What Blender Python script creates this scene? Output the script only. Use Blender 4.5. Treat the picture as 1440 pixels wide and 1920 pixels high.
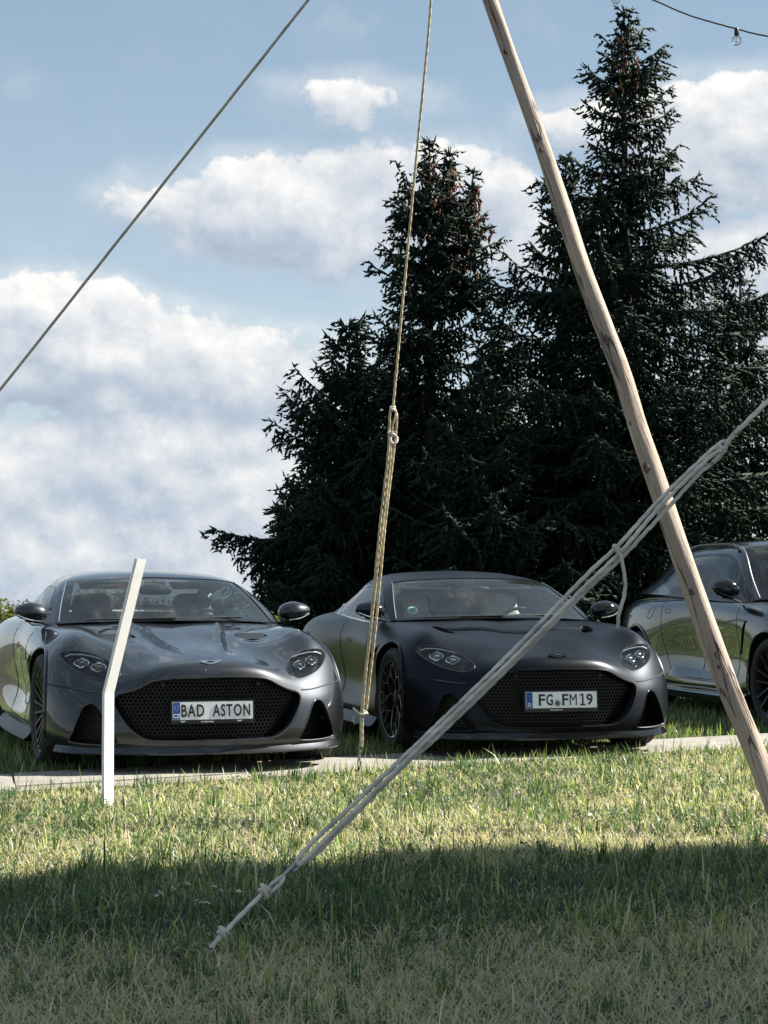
import bpy, bmesh, math, random
import numpy as np
from mathutils import Vector, Matrix
from mathutils.bvhtree import BVHTree

for o in list(bpy.data.objects):
    bpy.data.objects.remove(o, do_unlink=True)
SC = bpy.context.scene
COL = SC.collection
R = math.radians
random.seed(11)

# ------------------------------------------------------------------ camera
CAM_H, F_PX, PITCH = 1.175, 3600.0, math.atan(140 / 3600.0)
cam_d = bpy.data.cameras.new('camera')
cam_d.sensor_fit = 'VERTICAL'
cam_d.sensor_height = 36.0
cam_d.lens = F_PX / 1920.0 * 36.0
cam_d.clip_start = 0.1
cam_d.clip_end = 5000
cam = bpy.data.objects.new('camera', cam_d)
cam.location = (0, 0, CAM_H)
cam.rotation_euler = (R(90) + PITCH, 0, 0)
COL.objects.link(cam)
SC.camera = cam

# ------------------------------------------------------------------ sun, sky, exposure
SUN_AZ, SUN_EL = R(17), R(42)          # azimuth counted from +X (right) towards +Y (away)
sun_to = Vector((math.cos(SUN_AZ) * math.cos(SUN_EL), math.sin(SUN_AZ) * math.cos(SUN_EL), math.sin(SUN_EL)))
sun_d = bpy.data.lights.new('sun', 'SUN')
sun_d.energy = 5.0
sun_d.angle = R(0.53)
sun_d.color = (1.0, 0.94, 0.84)
sun = bpy.data.objects.new('sun', sun_d)
sun.rotation_euler = (-sun_to).to_track_quat('-Z', 'Y').to_euler()
sun.location = (20, 10, 30)
COL.objects.link(sun)

SC.view_settings.view_transform = 'Standard'
SC.view_settings.look = 'None'
SC.view_settings.exposure = 1.6
SC.view_settings.gamma = 1.0
SC.view_settings.use_curve_mapping = False
SC.cycles.max_bounces = 8
SC.cycles.transparent_max_bounces = 16
SC.cycles.use_denoising = True


# ------------------------------------------------------------------ node helpers
class NT:
    """tiny helper to write node trees as expressions"""
    def __init__(self, tree):
        self.t = tree

    def node(self, kind, **props):
        n = self.t.nodes.new(kind)
        for k, v in props.items():
            setattr(n, k, v)
        return n

    def put(self, sock, v):
        if v is None:
            return
        if hasattr(v, 'is_output') or isinstance(v, bpy.types.NodeSocket):
            self.t.links.new(v, sock)
        else:
            if isinstance(v, (tuple, list)) and len(v) == 3 and sock.type == 'RGBA':
                v = (*v, 1.0)
            sock.default_value = v

    def math(self, op, a, b=None, c=None, clamp=False):
        n = self.node('ShaderNodeMath', operation=op, use_clamp=clamp)
        for i, v in enumerate((a, b, c)):
            self.put(n.inputs[i], v)
        return n.outputs[0]

    def vmath(self, op, a, b=None, scale=None):
        n = self.node('ShaderNodeVectorMath', operation=op)
        self.put(n.inputs[0], a)
        if b is not None:
            self.put(n.inputs[1], b)
        if scale is not None:
            self.put(n.inputs['Scale'], scale)
        return n.outputs['Value'] if op in ('DOT_PRODUCT', 'LENGTH', 'DISTANCE') else n.outputs[0]

    def mix(self, f, a, b, blend='MIX'):
        n = self.node('ShaderNodeMix', data_type='RGBA', blend_type=blend)
        self.put(n.inputs['Factor'], f)
        self.put(n.inputs['A'], a) if False else None
        ia = [s for s in n.inputs if s.name == 'A' and s.type == 'RGBA'][0]
        ib = [s for s in n.inputs if s.name == 'B' and s.type == 'RGBA'][0]
        self.put(ia, a)
        self.put(ib, b)
        return [s for s in n.outputs if s.type == 'RGBA'][0]

    def noise(self, vec, scale, detail=4, rough=0.55, dist=0.0, dims='3D'):
        n = self.node('ShaderNodeTexNoise', noise_dimensions=dims)
        self.put(n.inputs['Vector'], vec)
        n.inputs['Scale'].default_value = scale
        n.inputs['Detail'].default_value = detail
        n.inputs['Roughness'].default_value = rough
        n.inputs['Distortion'].default_value = dist
        return n.outputs['Fac'] if 'Fac' in n.outputs else n.outputs[0]

    def smooth(self, v, lo, hi, a=0.0, b=1.0):
        n = self.node('ShaderNodeMapRange', interpolation_type='SMOOTHSTEP')
        self.put(n.inputs['Value'], v)
        n.inputs['From Min'].default_value = lo
        n.inputs['From Max'].default_value = hi
        n.inputs['To Min'].default_value = a
        n.inputs['To Max'].default_value = b
        return n.outputs[0]

    def ramp(self, f, stops):
        n = self.node('ShaderNodeValToRGB')
        self.put(n.inputs[0], f)
        cr = n.color_ramp
        while len(cr.elements) < len(stops):
            cr.elements.new(0.5)
        for e, (p, c) in zip(cr.elements, stops):
            e.position = p
            e.color = (*c, 1.0)
        return n.outputs[0]

    def sep(self, v):
        n = self.node('ShaderNodeSeparateXYZ')
        self.put(n.inputs[0], v)
        return n.outputs

    def comb(self, x, y, z):
        n = self.node('ShaderNodeCombineXYZ')
        self.put(n.inputs[0], x)
        self.put(n.inputs[1], y)
        self.put(n.inputs[2], z)
        return n.outputs[0]

    def bump(self, h, strength, distance):
        n = self.node('ShaderNodeBump')
        n.inputs['Strength'].default_value = strength
        n.inputs['Distance'].default_value = distance
        self.put(n.inputs['Height'], h)
        return n.outputs[0]


# ------------------------------------------------------------------ world
world = bpy.data.worlds.new('World')
SC.world = world
world.use_nodes = True
wt = world.node_tree
wt.nodes.clear()
W = NT(wt)
SKY_STRENGTH = 0.0455
SKY_TINT = (1.45, 1.32, 1.12)
CLOUD = [(0.24, 0.30, 0.39), (0.36, 0.42, 0.50), (0.52, 0.55, 0.59), (0.76, 0.745, 0.72)]


def build_world():
    tc = W.node('ShaderNodeTexCoord')
    d = tc.outputs['Generated']
    x, y, z = W.sep(d)
    zc = W.math('MAXIMUM', z, 0.012)
    sky_vec = W.comb(x, y, zc)
    sky = W.node('ShaderNodeTexSky', sky_type='NISHITA')
    sky.sun_disc = False
    sky.sun_elevation = SUN_EL
    sky.sun_rotation = R(90) - SUN_AZ
    sky.altitude = 250
    sky.air_density = 1.0
    sky.dust_density = 0.5
    sky.ozone_density = 1.6
    W.put(sky.inputs[0], sky_vec)
    # angular coordinates in radians: azimuth from +Y, elevation
    az = W.math('ARCTAN2', x, y)
    el = W.math('ARCSINE', W.math('MAXIMUM', W.math('MINIMUM', z, 1.0), -0.02))
    P = W.comb(az, W.math('MULTIPLY', el, 1.0), 0.0)

    # banks of cumulus, photo pixels / 3600 = radians: centre, half width, half height, weight
    banks = [
        (150, 668, 290, 105, 1.35), (420, 700, 190, 80, 1.05), (560, 405, 230, 88, 0.95), (810, 385, 190, 88, 0.9), (330, 395, 90, 45, 0.62),
        (655, 203, 90, 26, 0.20), (1390, 300, 190, 100, 1.0), (1130, 260, 110, 45, 0.6), (1500, 560, 190, 130, 0.9), (960, 470, 160, 80, 0.6),
        (110, 895, 260, 62, 1.0), (430, 840, 190, 50, 0.75), (300, 1040, 700, 90, 0.85), (230, 930, 560, 170, 0.90),
    ]
    def density(Q, detail, big_fix=None):
        px, py, _ = W.sep(Q)
        acc = None
        for (cx, cy, hw, hh, w) in banks:
            n = W.node('ShaderNodeMapping', vector_type='TEXTURE')
            W.put(n.inputs['Vector'], Q)
            n.inputs['Location'].default_value = ((cx - 720) / 3600.0, (1100 - cy) / 3600.0, 0)
            n.inputs['Scale'].default_value = (hw / 3600.0, hh / 3600.0, 1)
            r2 = W.vmath('DOT_PRODUCT', n.outputs[0], n.outputs[0])
            g = W.math('MULTIPLY_ADD', r2, -0.55 * w, w)
            acc = g if acc is None else W.math('MAXIMUM', acc, g)
        acc = W.math('MAXIMUM', acc, -0.9)
        # beyond the view: the same sort of broken cumulus all over the sky
        far = W.noise(W.vmath('MULTIPLY', Q, (1.0, 2.2, 0.0)), 3.4, 2, 0.5, dims='2D')
        out = W.math('MAXIMUM', W.smooth(W.math('ABSOLUTE', px), 0.24, 0.5), W.smooth(py, 0.33, 0.5))
        acc = W.math('ADD', W.math('MULTIPLY', acc, W.math('SUBTRACT', 1.0, out)), W.math('MULTIPLY', out, W.math('MULTIPLY_ADD', far, 4.5, -2.75)))
        Q2 = W.vmath('MULTIPLY', Q, (1.0, 1.2, 0.0))
        n0 = W.noise(Q2, 15.0, detail, 0.60, 0.0, dims='2D')
        return W.math('ADD', acc, W.math('MULTIPLY_ADD', n0, 2.5, -1.25))
    d0 = density(P, 8)
    d1 = density(W.vmath('ADD', P, (0.0045, 0.011, 0.0)), 6)       # towards the sun
    cover = W.smooth(d0, -0.02, 0.32)
    veil = W.math('MULTIPLY', W.smooth(d0, -1.0, 0.15), 0.30)
    lit = W.math('MULTIPLY', W.math('SUBTRACT', d0, d1), 0.44)
    lum = W.math('ADD', 0.57, lit, clamp=True)
    ccol = W.ramp(lum, [(0.0, CLOUD[0]), (0.4, CLOUD[1]), (0.65, CLOUD[2]), (0.95, CLOUD[3])])
    ccol = W.vmath('SCALE', ccol, scale=10.0)
    cov = W.math('MAXIMUM', cover, veil)
    skycol = W.mix(1.0, sky.outputs[0], SKY_TINT, 'MULTIPLY')
    clear = W.ramp(W.smooth(el, 0.0, 0.36), [(0.0, (0.38, 0.46, 0.53)), (1.0, (0.185, 0.270, 0.365))])
    skycol = W.mix(0.72, skycol, W.vmath('SCALE', clear, scale=11.0))
    col = W.mix(cov, skycol, ccol)
    bg = W.node('ShaderNodeBackground')
    W.put(bg.inputs['Color'], col)
    bg.inputs['Strength'].default_value = SKY_STRENGTH
    wo = W.node('ShaderNodeOutputWorld')
    wt.links.new(bg.outputs[0], wo.inputs[0])


build_world()
world.cycles.sampling_method = 'MANUAL'
world.cycles.sample_map_resolution = 512

# ------------------------------------------------------------------ object helpers
def tag(o, label=None, cat=None, group=None, kind=None):
    if label: o['label'] = label
    if cat: o['category'] = cat
    if group: o['group'] = group
    if kind: o['kind'] = kind
    return o


def link(name, mesh, parent=None):
    o = bpy.data.objects.new(name, mesh)
    COL.objects.link(o)
    if parent is not None:
        o.parent = parent
    return o


def empty(name, loc=(0, 0, 0), rz=0.0, scale=1.0):
    o = bpy.data.objects.new(name, None)
    o.empty_display_size = 0.2
    COL.objects.link(o)
    o.location = loc
    o.rotation_euler = (0, 0, rz)
    o.scale = (scale,) * 3
    return o


class MB:
    """collects vertices and faces, then links them as one mesh object"""
    def __init__(self):
        self.v, self.f, self.m = [], [], []

    def add(self, verts, faces, mi=0):
        b = len(self.v)
        self.v += [tuple(p) for p in verts]
        self.f += [tuple(b + i for i in f) for f in faces]
        self.m += [mi] * len(faces)
        return self

    def box(self, c, s, rot=None, mi=0):
        c = Vector(c)
        vs = []
        for i in (-1, 1):
            for j in (-1, 1):
                for k in (-1, 1):
                    p = Vector((i * s[0] / 2, j * s[1] / 2, k * s[2] / 2))
                    if rot is not None:
                        p = rot @ p
                    vs.append(c + p)
        return self.add(vs, [(0, 1, 3, 2), (4, 6, 7, 5), (0, 4, 5, 1), (2, 3, 7, 6), (0, 2, 6, 4), (1, 5, 7, 3)], mi)

    def tube(self, pts, rad, n=8, caps=True, mi=0, closed=False, flat=1.0, up=None):
        pts = [Vector(p) for p in pts]
        m = len(pts)
        rads = rad if isinstance(rad, (list, tuple, np.ndarray)) else [rad] * m
        vs, fs = [], []
        prev = None
        for i, p in enumerate(pts):
            if closed:
                t = pts[(i + 1) % m] - pts[i - 1]
            else:
                t = pts[min(i + 1, m - 1)] - pts[max(i - 1, 0)]
            t.normalize()
            if prev is None:
                a = Vector(up) if up is not None else (Vector((0, 0, 1)) if abs(t.z) < 0.9 else Vector((1, 0, 0)))
                u = (a - t * a.dot(t)).normalized()
            else:
                u = (prev - t * prev.dot(t)).normalized()
            prev = u
            w = t.cross(u)
            for k in range(n):
                an = 2 * math.pi * k / n
                vs.append(p + (u * math.cos(an) * flat + w * math.sin(an)) * rads[i])
        seg = m if closed else m - 1
        for i in range(seg):
            a, b = i * n, ((i + 1) % m) * n
            for k in range(n):
                k2 = (k + 1) % n
                fs.append((a + k, a + k2, b + k2, b + k))
        if caps and not closed:
            fs.append(tuple(range(n - 1, -1, -1)))
            fs.append(tuple((m - 1) * n + k for k in range(n)))
        return self.add(vs, fs, mi)

    def lathe(self, prof, n=32, axis='y', c=(0, 0, 0), mi=0, closed=False, a0=0.0):
        """prof: list of (radius, along axis)"""
        vs, fs = [], []
        for (r, h) in prof:
            for k in range(n):
                a = 2 * math.pi * k / n + a0
                p = (math.cos(a) * r, math.sin(a) * r)
                if axis == 'y':
                    q = (p[0], h, p[1])
                elif axis == 'z':
                    q = (p[0], p[1], h)
                else:
                    q = (h, p[0], p[1])
                vs.append((q[0] + c[0], q[1] + c[1], q[2] + c[2]))
        m = len(prof)
        for i in range(m if closed else m - 1):
            a, b = i * n, ((i + 1) % m) * n
            for k in range(n):
                k2 = (k + 1) % n
                fs.append((a + k, a + k2, b + k2, b + k))
        return self.add(vs, fs, mi)

    def grid(self, G, mi=0, flip=False):
        """G[i][j] points"""
        n, m = len(G), len(G[0])
        vs = [p for row in G for p in row]
        fs = []
        for i in range(n - 1):
            for j in range(m - 1):
                q = (i * m + j, i * m + j + 1, (i + 1) * m + j + 1, (i + 1) * m + j)
                fs.append(q[::-1] if flip else q)
        return self.add(vs, fs, mi)

    def prism(self, outline, frm, a, b, mi=0):
        """outline 2D points; frm(u, v, w) -> 3D; w from a to b"""
        n = len(outline)
        vs = [frm(u, v, a) for u, v in outline] + [frm(u, v, b) for u, v in outline]
        fs = [tuple(range(n - 1, -1, -1)), tuple(range(n, 2 * n))]
        fs += [(i, (i + 1) % n, n + (i + 1) % n, n + i) for i in range(n)]
        return self.add(vs, fs, mi)

    def mirror_y(self):
        n = len(self.v)
        self.v += [(p[0], -p[1], p[2]) for p in self.v]
        self.f += [tuple(n + i for i in reversed(f)) for f in self.f]
        self.m += list(self.m)
        return self

    def mesh(self, name, mats, smooth=True, angle=None, fix=True):
        me = bpy.data.meshes.new(name)
        me.from_pydata(self.v, [], self.f)
        for m in (mats if isinstance(mats, (list, tuple)) else [mats]):
            me.materials.append(m)
        me.polygons.foreach_set('material_index', self.m)
        if fix:
            bm = bmesh.new()
            bm.from_mesh(me)
            bmesh.ops.recalc_face_normals(bm, faces=bm.faces)
            bm.to_mesh(me)
            bm.free()
        if smooth:
            me.polygons.foreach_set('use_smooth', [True] * len(me.polygons))
            if angle:
                me.set_sharp_from_angle(angle=R(angle))
        me.update()
        return me

    def build(self, name, mats, parent=None, smooth=True, angle=35, fix=True):
        return link(name, self.mesh(name, mats, smooth, angle, fix), parent)


def np_mesh(name, verts, faces, mat, attr=None, smooth=False):
    """fast mesh from numpy arrays; faces (n,3) or (n,4)"""
    me = bpy.data.meshes.new(name)
    nv, nf, k = len(verts), len(faces), faces.shape[1]
    me.vertices.add(nv)
    me.vertices.foreach_set('co', np.ascontiguousarray(verts, dtype=np.float32).ravel())
    me.loops.add(nf * k)
    me.loops.foreach_set('vertex_index', np.ascontiguousarray(faces, dtype=np.int32).ravel())
    me.polygons.add(nf)
    me.polygons.foreach_set('loop_start', np.arange(0, nf * k, k, dtype=np.int32))
    me.polygons.foreach_set('loop_total', np.full(nf, k, dtype=np.int32))
    if smooth:
        me.polygons.foreach_set('use_smooth', np.ones(nf, dtype=bool))
    me.update(calc_edges=True)
    for nm, data in (attr or {}).items():
        a = me.attributes.new(nm, 'FLOAT', 'POINT')
        a.data.foreach_set('value', np.ascontiguousarray(data, dtype=np.float32))
    me.materials.append(mat)
    return me


def at(u, v, Y):
    """photo pixel (1440x1920) at world depth Y -> world point"""
    d = ((u - 720) / F_PX, 1.0, (960 - v) / F_PX)
    c, s = math.cos(PITCH), math.sin(PITCH)
    D = Vector((d[0], c * d[1] - s * d[2], s * d[1] + c * d[2]))
    return Vector((0, 0, CAM_H)) + D * (Y / D.y)


def catmull(pts, n):
    pts = [Vector(p) for p in pts]
    out = []
    for i in range(len(pts) - 1):
        p0 = pts[i - 1] if i > 0 else pts[0] * 2 - pts[1]
        p1, p2 = pts[i], pts[i + 1]
        p3 = pts[i + 2] if i + 2 < len(pts) else pts[-1] * 2 - pts[-2]
        for k in range(n):
            t = k / n
            out.append(0.5 * ((2 * p1) + (p2 - p0) * t + (2 * p0 - 5 * p1 + 4 * p2 - p3) * t * t + (3 * p1 - p0 - 3 * p2 + p3) * t ** 3))
    out.append(pts[-1])
    return out


def spline_matrix(t, q):
    """natural cubic spline: matrix mapping knot values at t to values at q"""
    n = len(t)
    h = np.diff(t)
    A = np.zeros((n, n))
    B = np.zeros((n, n))
    A[0, 0] = A[-1, -1] = 1
    for i in range(1, n - 1):
        A[i, i - 1], A[i, i], A[i, i + 1] = h[i - 1], 2 * (h[i - 1] + h[i]), h[i]
        B[i, i - 1], B[i, i], B[i, i + 1] = 6 / h[i - 1], -6 / h[i - 1] - 6 / h[i], 6 / h[i]
    M = np.linalg.solve(A, B)
    out = np.zeros((len(q), n))
    idx = np.clip(np.searchsorted(t, q, side='right') - 1, 0, n - 2)
    for r, (k, qq) in enumerate(zip(idx, q)):
        a, b = (t[k + 1] - qq) / h[k], (qq - t[k]) / h[k]
        out[r, k] += a
        out[r, k + 1] += b
        out[r] += ((a ** 3 - a) * M[k] + (b ** 3 - b) * M[k + 1]) * h[k] ** 2 / 6
    return out


class Surf:
    """tensor-product cubic spline through a control net; net[i][j] -> point.
    mirror_i0 / mirror_j1: the net is mirrored in y across that border"""
    def __init__(self, net, mi0=False, mi1=False, mj1=False):
        N = np.array(net, dtype=float)
        self.ni, self.nj = N.shape[:2]
        f = np.array([1, -1, 1.0])
        self.oi = 0
        if mi0:
            N = np.concatenate([(N[1:3] * f)[::-1], N], 0)
            self.oi = 2
        if mi1:
            N = np.concatenate([N, (N[-3:-1] * f)[::-1]], 0)
        if mj1:
            N = np.concatenate([N, (N[:, -3:-1] * f)[:, ::-1]], 1)
        self.N = N
        di = np.linalg.norm(np.diff(N, axis=0), axis=2).mean(1)
        dj = np.linalg.norm(np.diff(N, axis=1), axis=2).mean(0)
        self.ti = np.concatenate([[0], np.cumsum(np.maximum(di, .02) ** .75)])
        self.tj = np.concatenate([[0], np.cumsum(np.maximum(dj, .02) ** .75)])

    def par(self, a, t, o):
        a = np.asarray(a, float) + o
        k = np.clip(np.floor(a).astype(int), 0, len(t) - 2)
        return t[k] + (a - k) * (t[k + 1] - t[k])

    def grid(self, ii, jj):
        Mi = spline_matrix(self.ti, self.par(ii, self.ti, self.oi))
        Mj = spline_matrix(self.tj, self.par(jj, self.tj, 0))
        return np.einsum('ai,ijk,bj->abk', Mi, self.N, Mj)

    def curve(self, ii, jj):
        Mi = spline_matrix(self.ti, self.par(ii, self.ti, self.oi))
        Mj = spline_matrix(self.tj, self.par(jj, self.tj, 0))
        return np.einsum('ai,ijk,aj->ak', Mi, self.N, Mj)


# ------------------------------------------------------------------ materials
MATS = {}


def mat(name, color=(0.5, 0.5, 0.5), rough=0.5, metal=0.0, **kw):
    if name in MATS:
        return MATS[name]
    m = bpy.data.materials.new(name)
    m.use_nodes = True
    b = m.node_tree.nodes['Principled BSDF']
    b.inputs['Base Color'].default_value = (*color, 1)
    b.inputs['Roughness'].default_value = rough
    b.inputs['Metallic'].default_value = metal
    for k, v in kw.items():
        b.inputs[k.replace('_', ' ')].default_value = v
    MATS[name] = m
    return m


def nodes_of(m):
    t = m.node_tree
    return NT(t), t.nodes['Principled BSDF'], t


def add_wear(m, scale, amt, rough_amt=0.1, bump=0.0, bscale=60):
    """uneven colour, gloss and fine relief"""
    N, b, t = nodes_of(m)
    tc = N.node('ShaderNodeTexCoord').outputs['Object']
    c = tuple(b.inputs['Base Color'].default_value)[:3]
    n = N.noise(tc, scale, 6, 0.6)
    N.put(b.inputs['Base Color'], N.mix(n, tuple(x * (1 - amt) for x in c), tuple(min(1, x * (1 + amt)) for x in c)))
    r = b.inputs['Roughness'].default_value
    N.put(b.inputs['Roughness'], N.smooth(N.noise(tc, scale * 2.3, 5, 0.6), 0.3, 0.7, max(0.02, r - rough_amt), min(1, r + rough_amt)))
    if bump:
        N.put(b.inputs['Normal'], N.bump(N.noise(tc, bscale, 5, 0.6), bump, 0.01))
    return m


def glass_mat(name, tint=(0.8, 0.85, 0.85), rough=0.0, ior=1.5, dust=0.0):
    """thin sheet of glass: Fresnel mirror over a tinted clear sheet"""
    if name in MATS:
        return MATS[name]
    m = bpy.data.materials.new(name)
    m.use_nodes = True
    t = m.node_tree
    t.nodes.clear()
    N = NT(t)
    fr = N.node('ShaderNodeFresnel')
    fr.inputs[0].default_value = ior
    tr = N.node('ShaderNodeBsdfTransparent')
    tr.inputs[0].default_value = (*tint, 1)
    gl = N.node('ShaderNodeBsdfGlossy')
    gl.inputs['Roughness'].default_value = rough
    gl.inputs['Color'].default_value = (1, 1, 1, 1)
    mx = N.node('ShaderNodeMixShader')
    N.put(mx.inputs[0], N.math('MULTIPLY', fr.outputs[0], 0.8, clamp=True))
    t.links.new(tr.outputs[0], mx.inputs[1])
    t.links.new(gl.outputs[0], mx.inputs[2])
    last = mx
    if dust:
        # thin film of dust on the pane, put in as pale haze to lighten it
        df = N.node('ShaderNodeBsdfDiffuse')
        df.inputs[0].default_value = (.55, .60, .58, 1)
        m2 = N.node('ShaderNodeMixShader')
        tc = N.node('ShaderNodeTexCoord').outputs['Object']
        N.put(m2.inputs[0], N.smooth(N.noise(tc, 6, 5, .6), .3, .7, dust * .6, dust * 1.3))
        t.links.new(mx.outputs[0], m2.inputs[1])
        t.links.new(df.outputs[0], m2.inputs[2])
        last = m2
    out = N.node('ShaderNodeOutputMaterial')
    t.links.new(last.outputs[0], out.inputs[0])
    MATS[name] = m
    return m

# ------------------------------------------------------------------ ground, path
rng = np.random.default_rng(5)


def vnoise(x, y, scale, seed=0):
    """cheap smooth value noise 0..1"""
    r_ = np.random.default_rng(seed)
    T = r_.random((64, 64))
    u, v = np.asarray(x) * scale + 31.7, np.asarray(y) * scale + 17.3
    iu, iv = np.floor(u).astype(int), np.floor(v).astype(int)
    fu, fv = u - iu, v - iv
    fu, fv = fu * fu * (3 - 2 * fu), fv * fv * (3 - 2 * fv)
    g = lambda a, b: T[(iu + a) % 64, (iv + b) % 64]
    return (g(0, 0) * (1 - fu) + g(1, 0) * fu) * (1 - fv) + (g(0, 1) * (1 - fu) + g(1, 1) * fu) * fv


def ground_z(x, y):
    r_ = np.hypot(x, y - 5)
    fall = np.clip(r_ - 56, 0, None)
    return 0.035 * (vnoise(x, y, .8, 3) - .5) * np.clip((24 - r_) / 6, 0, 1) - 0.018 - 0.03 * fall


def soil_mat():
    m = mat('soil_and_turf', (0.10, 0.09, 0.05), 0.95)
    N, b, t = nodes_of(m)
    tc = N.node('ShaderNodeTexCoord').outputs['Object']
    a = N.noise(tc, 1.3, 5, 0.6)
    f = N.noise(tc, 30, 6, 0.7)
    c1 = N.ramp(f, [(0.30, (0.014, 0.011, 0.007)), (0.55, (0.040, 0.032, 0.018)), (0.75, (0.10, 0.080, 0.048))])
    c2 = N.ramp(f, [(0.30, (0.010, 0.015, 0.006)), (0.55, (0.026, 0.038, 0.014)), (0.75, (0.07, 0.080, 0.034))])
    N.put(b.inputs['Base Color'], N.mix(N.smooth(a, 0.4, 0.62), c1, c2))
    N.put(b.inputs['Normal'], N.bump(f, 0.8, 0.03))
    return m


def make_ground():
    rad = np.concatenate([[0], np.geomspace(.6, 900, 90)])
    na = 120
    an = np.linspace(0, 2 * np.pi, na, endpoint=False)
    X = (rad[:, None] * np.cos(an)).ravel()
    Y = (rad[:, None] * np.sin(an)).ravel() + 9
    V = np.stack([X, Y, ground_z(X, Y)], 1)
    i, j = np.meshgrid(np.arange(len(rad) - 1), np.arange(na), indexing='ij')
    a, b = i * na + j, i * na + (j + 1) % na
    F = np.stack([a.ravel(), (a + na).ravel(), (b + na).ravel(), b.ravel()], 1)
    o = link('ground', np_mesh('ground', V, F, soil_mat(), smooth=True))
    tag(o, kind='structure')


make_ground()

PATH_N0, PATH_N1 = (-2.17, 10.98), (2.8, 14.15)      # near edge
PATH_F0, PATH_F1 = (-2.4, 12.05), (2.77, 15.22)      # far edge


def path_edge(t, near):
    a, b = (PATH_N0, PATH_N1) if near else (PATH_F0, PATH_F1)
    return a[0] + (b[0] - a[0]) * t, a[1] + (b[1] - a[1]) * t


def in_path(x, y):
    t = (x + 2.3) / 5.05
    yn = PATH_N0[1] + (x - PATH_N0[0]) * (PATH_N1[1] - PATH_N0[1]) / (PATH_N1[0] - PATH_N0[0])
    yf = PATH_F0[1] + (x - PATH_F0[0]) * (PATH_F1[1] - PATH_F0[1]) / (PATH_F1[0] - PATH_F0[0])
    w = .07 * (vnoise(x, y, 5, 8) - .5) + .05 * (vnoise(x, y, 17, 9) - .5)
    return (y > yn + w) & (y < yf + w)


def concrete_mat():
    m = mat('worn_concrete', (0.36, 0.34, 0.31), 0.9)
    N, b, t = nodes_of(m)
    tc = N.node('ShaderNodeTexCoord').outputs['Object']
    a = N.noise(tc, 2.2, 6, 0.65)
    f = N.noise(tc, 60, 4, 0.7)
    c = N.ramp(a, [(0.3, (0.13, 0.125, 0.115)), (0.5, (0.24, 0.23, 0.21)), (0.7, (0.34, 0.325, 0.30))])
    N.put(b.inputs['Base Color'], N.mix(N.smooth(f, 0.35, 0.7), c, (0.22, 0.20, 0.17)))
    N.put(b.inputs['Normal'], N.bump(N.math('ADD', f, N.math('MULTIPLY', a, 2.0)), 0.6, 0.012))
    return m


def make_path():
    """two rows of cast slabs with an open joint between them and across them"""
    root = empty('path')
    tag(root, kind='structure')
    m = concrete_mat()
    L = math.hypot(PATH_N1[0] - PATH_N0[0], PATH_N1[1] - PATH_N0[1])
    t0, k = -1.3, 0
    while t0 < 2.9:
        step = 1.55 / L
        for (s0, s1) in ((0.0, .27), (.285, 1.0)):
            mb = MB()
            dz = .010 + random.uniform(-.004, .004)
            G = []
            n, q = 9, 7 if s0 else 4
            for i in range(n + 1):
                t = t0 + step * (i / n) * .992
                row = []
                for j in range(q + 1):
                    s = s0 + (s1 - s0) * j / q
                    a, b = path_edge(t, True), path_edge(t, False)
                    x, y = a[0] + (b[0] - a[0]) * s, a[1] + (b[1] - a[1]) * s
                    e = min(i, n - i, j, q - j)
                    row.append((x, y, dz - (.006 if e == 0 else 0) + random.uniform(-.0015, .0015)))
                G.append(row)
            mb.grid(G)
            rim = [r_[0] for r_ in G] + G[-1][1:] + [r_[-1] for r_ in reversed(G[:-1])] + list(reversed(G[0][1:-1]))
            nn = len(rim)
            mb.add(rim + [(a, b, -.06) for a, b, c in rim], [(i, (i + 1) % nn, nn + (i + 1) % nn, nn + i) for i in range(nn)])
            mb.build('slab', m, root, angle=40)
        t0 += step
        k += 1


make_path()


# ------------------------------------------------------------------ spruces
def needle_mat(name, c0, c1, c2):
    m = mat(name, c1, 0.6)
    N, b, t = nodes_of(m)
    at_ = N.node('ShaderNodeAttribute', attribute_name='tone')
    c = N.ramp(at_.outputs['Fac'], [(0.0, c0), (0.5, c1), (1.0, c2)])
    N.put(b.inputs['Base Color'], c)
    b.inputs['Roughness'].default_value = 0.55
    b.inputs['Specular IOR Level'].default_value = 0.08
    b.inputs['Transmission Weight'].default_value = 0.0
    return m


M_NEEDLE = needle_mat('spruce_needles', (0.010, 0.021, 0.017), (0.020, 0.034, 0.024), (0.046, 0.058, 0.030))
M_BARK = add_wear(mat('spruce_bark', (0.035, 0.028, 0.023), 0.9), 12, 0.4, 0.05, 0.6, 30)
M_CONE = add_wear(mat('spruce_cone', (0.20, 0.095, 0.050), 0.8), 40, 0.35)


def unit(v):
    return v / (np.linalg.norm(v, axis=-1, keepdims=True) + 1e-9)


def spikes(P, D, L, Rr, r_):
    """three-sided needle-clad shoots: base points P, directions D, lengths L, radii Rr"""
    n = len(P)
    ref = np.where(np.abs(D[:, 2:3]) < .9, np.array([[0, 0, 1.0]]), np.array([[1.0, 0, 0]]))
    u = unit(np.cross(D, ref))
    w = np.cross(D, u)
    ph = r_.random(n) * 6.28
    V = np.zeros((n, 4, 3))
    for k in range(3):
        a = ph + k * 2.0944
        V[:, k] = P + (u * np.cos(a)[:, None] + w * np.sin(a)[:, None]) * Rr[:, None]
    V[:, 3] = P + D * L[:, None]
    b = np.arange(n)[:, None] * 4
    F = np.concatenate([b + np.array([[0, 1, 3]]), b + np.array([[1, 2, 3]]), b + np.array([[2, 0, 3]])], 0)
    return V.reshape(-1, 3), F


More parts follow.
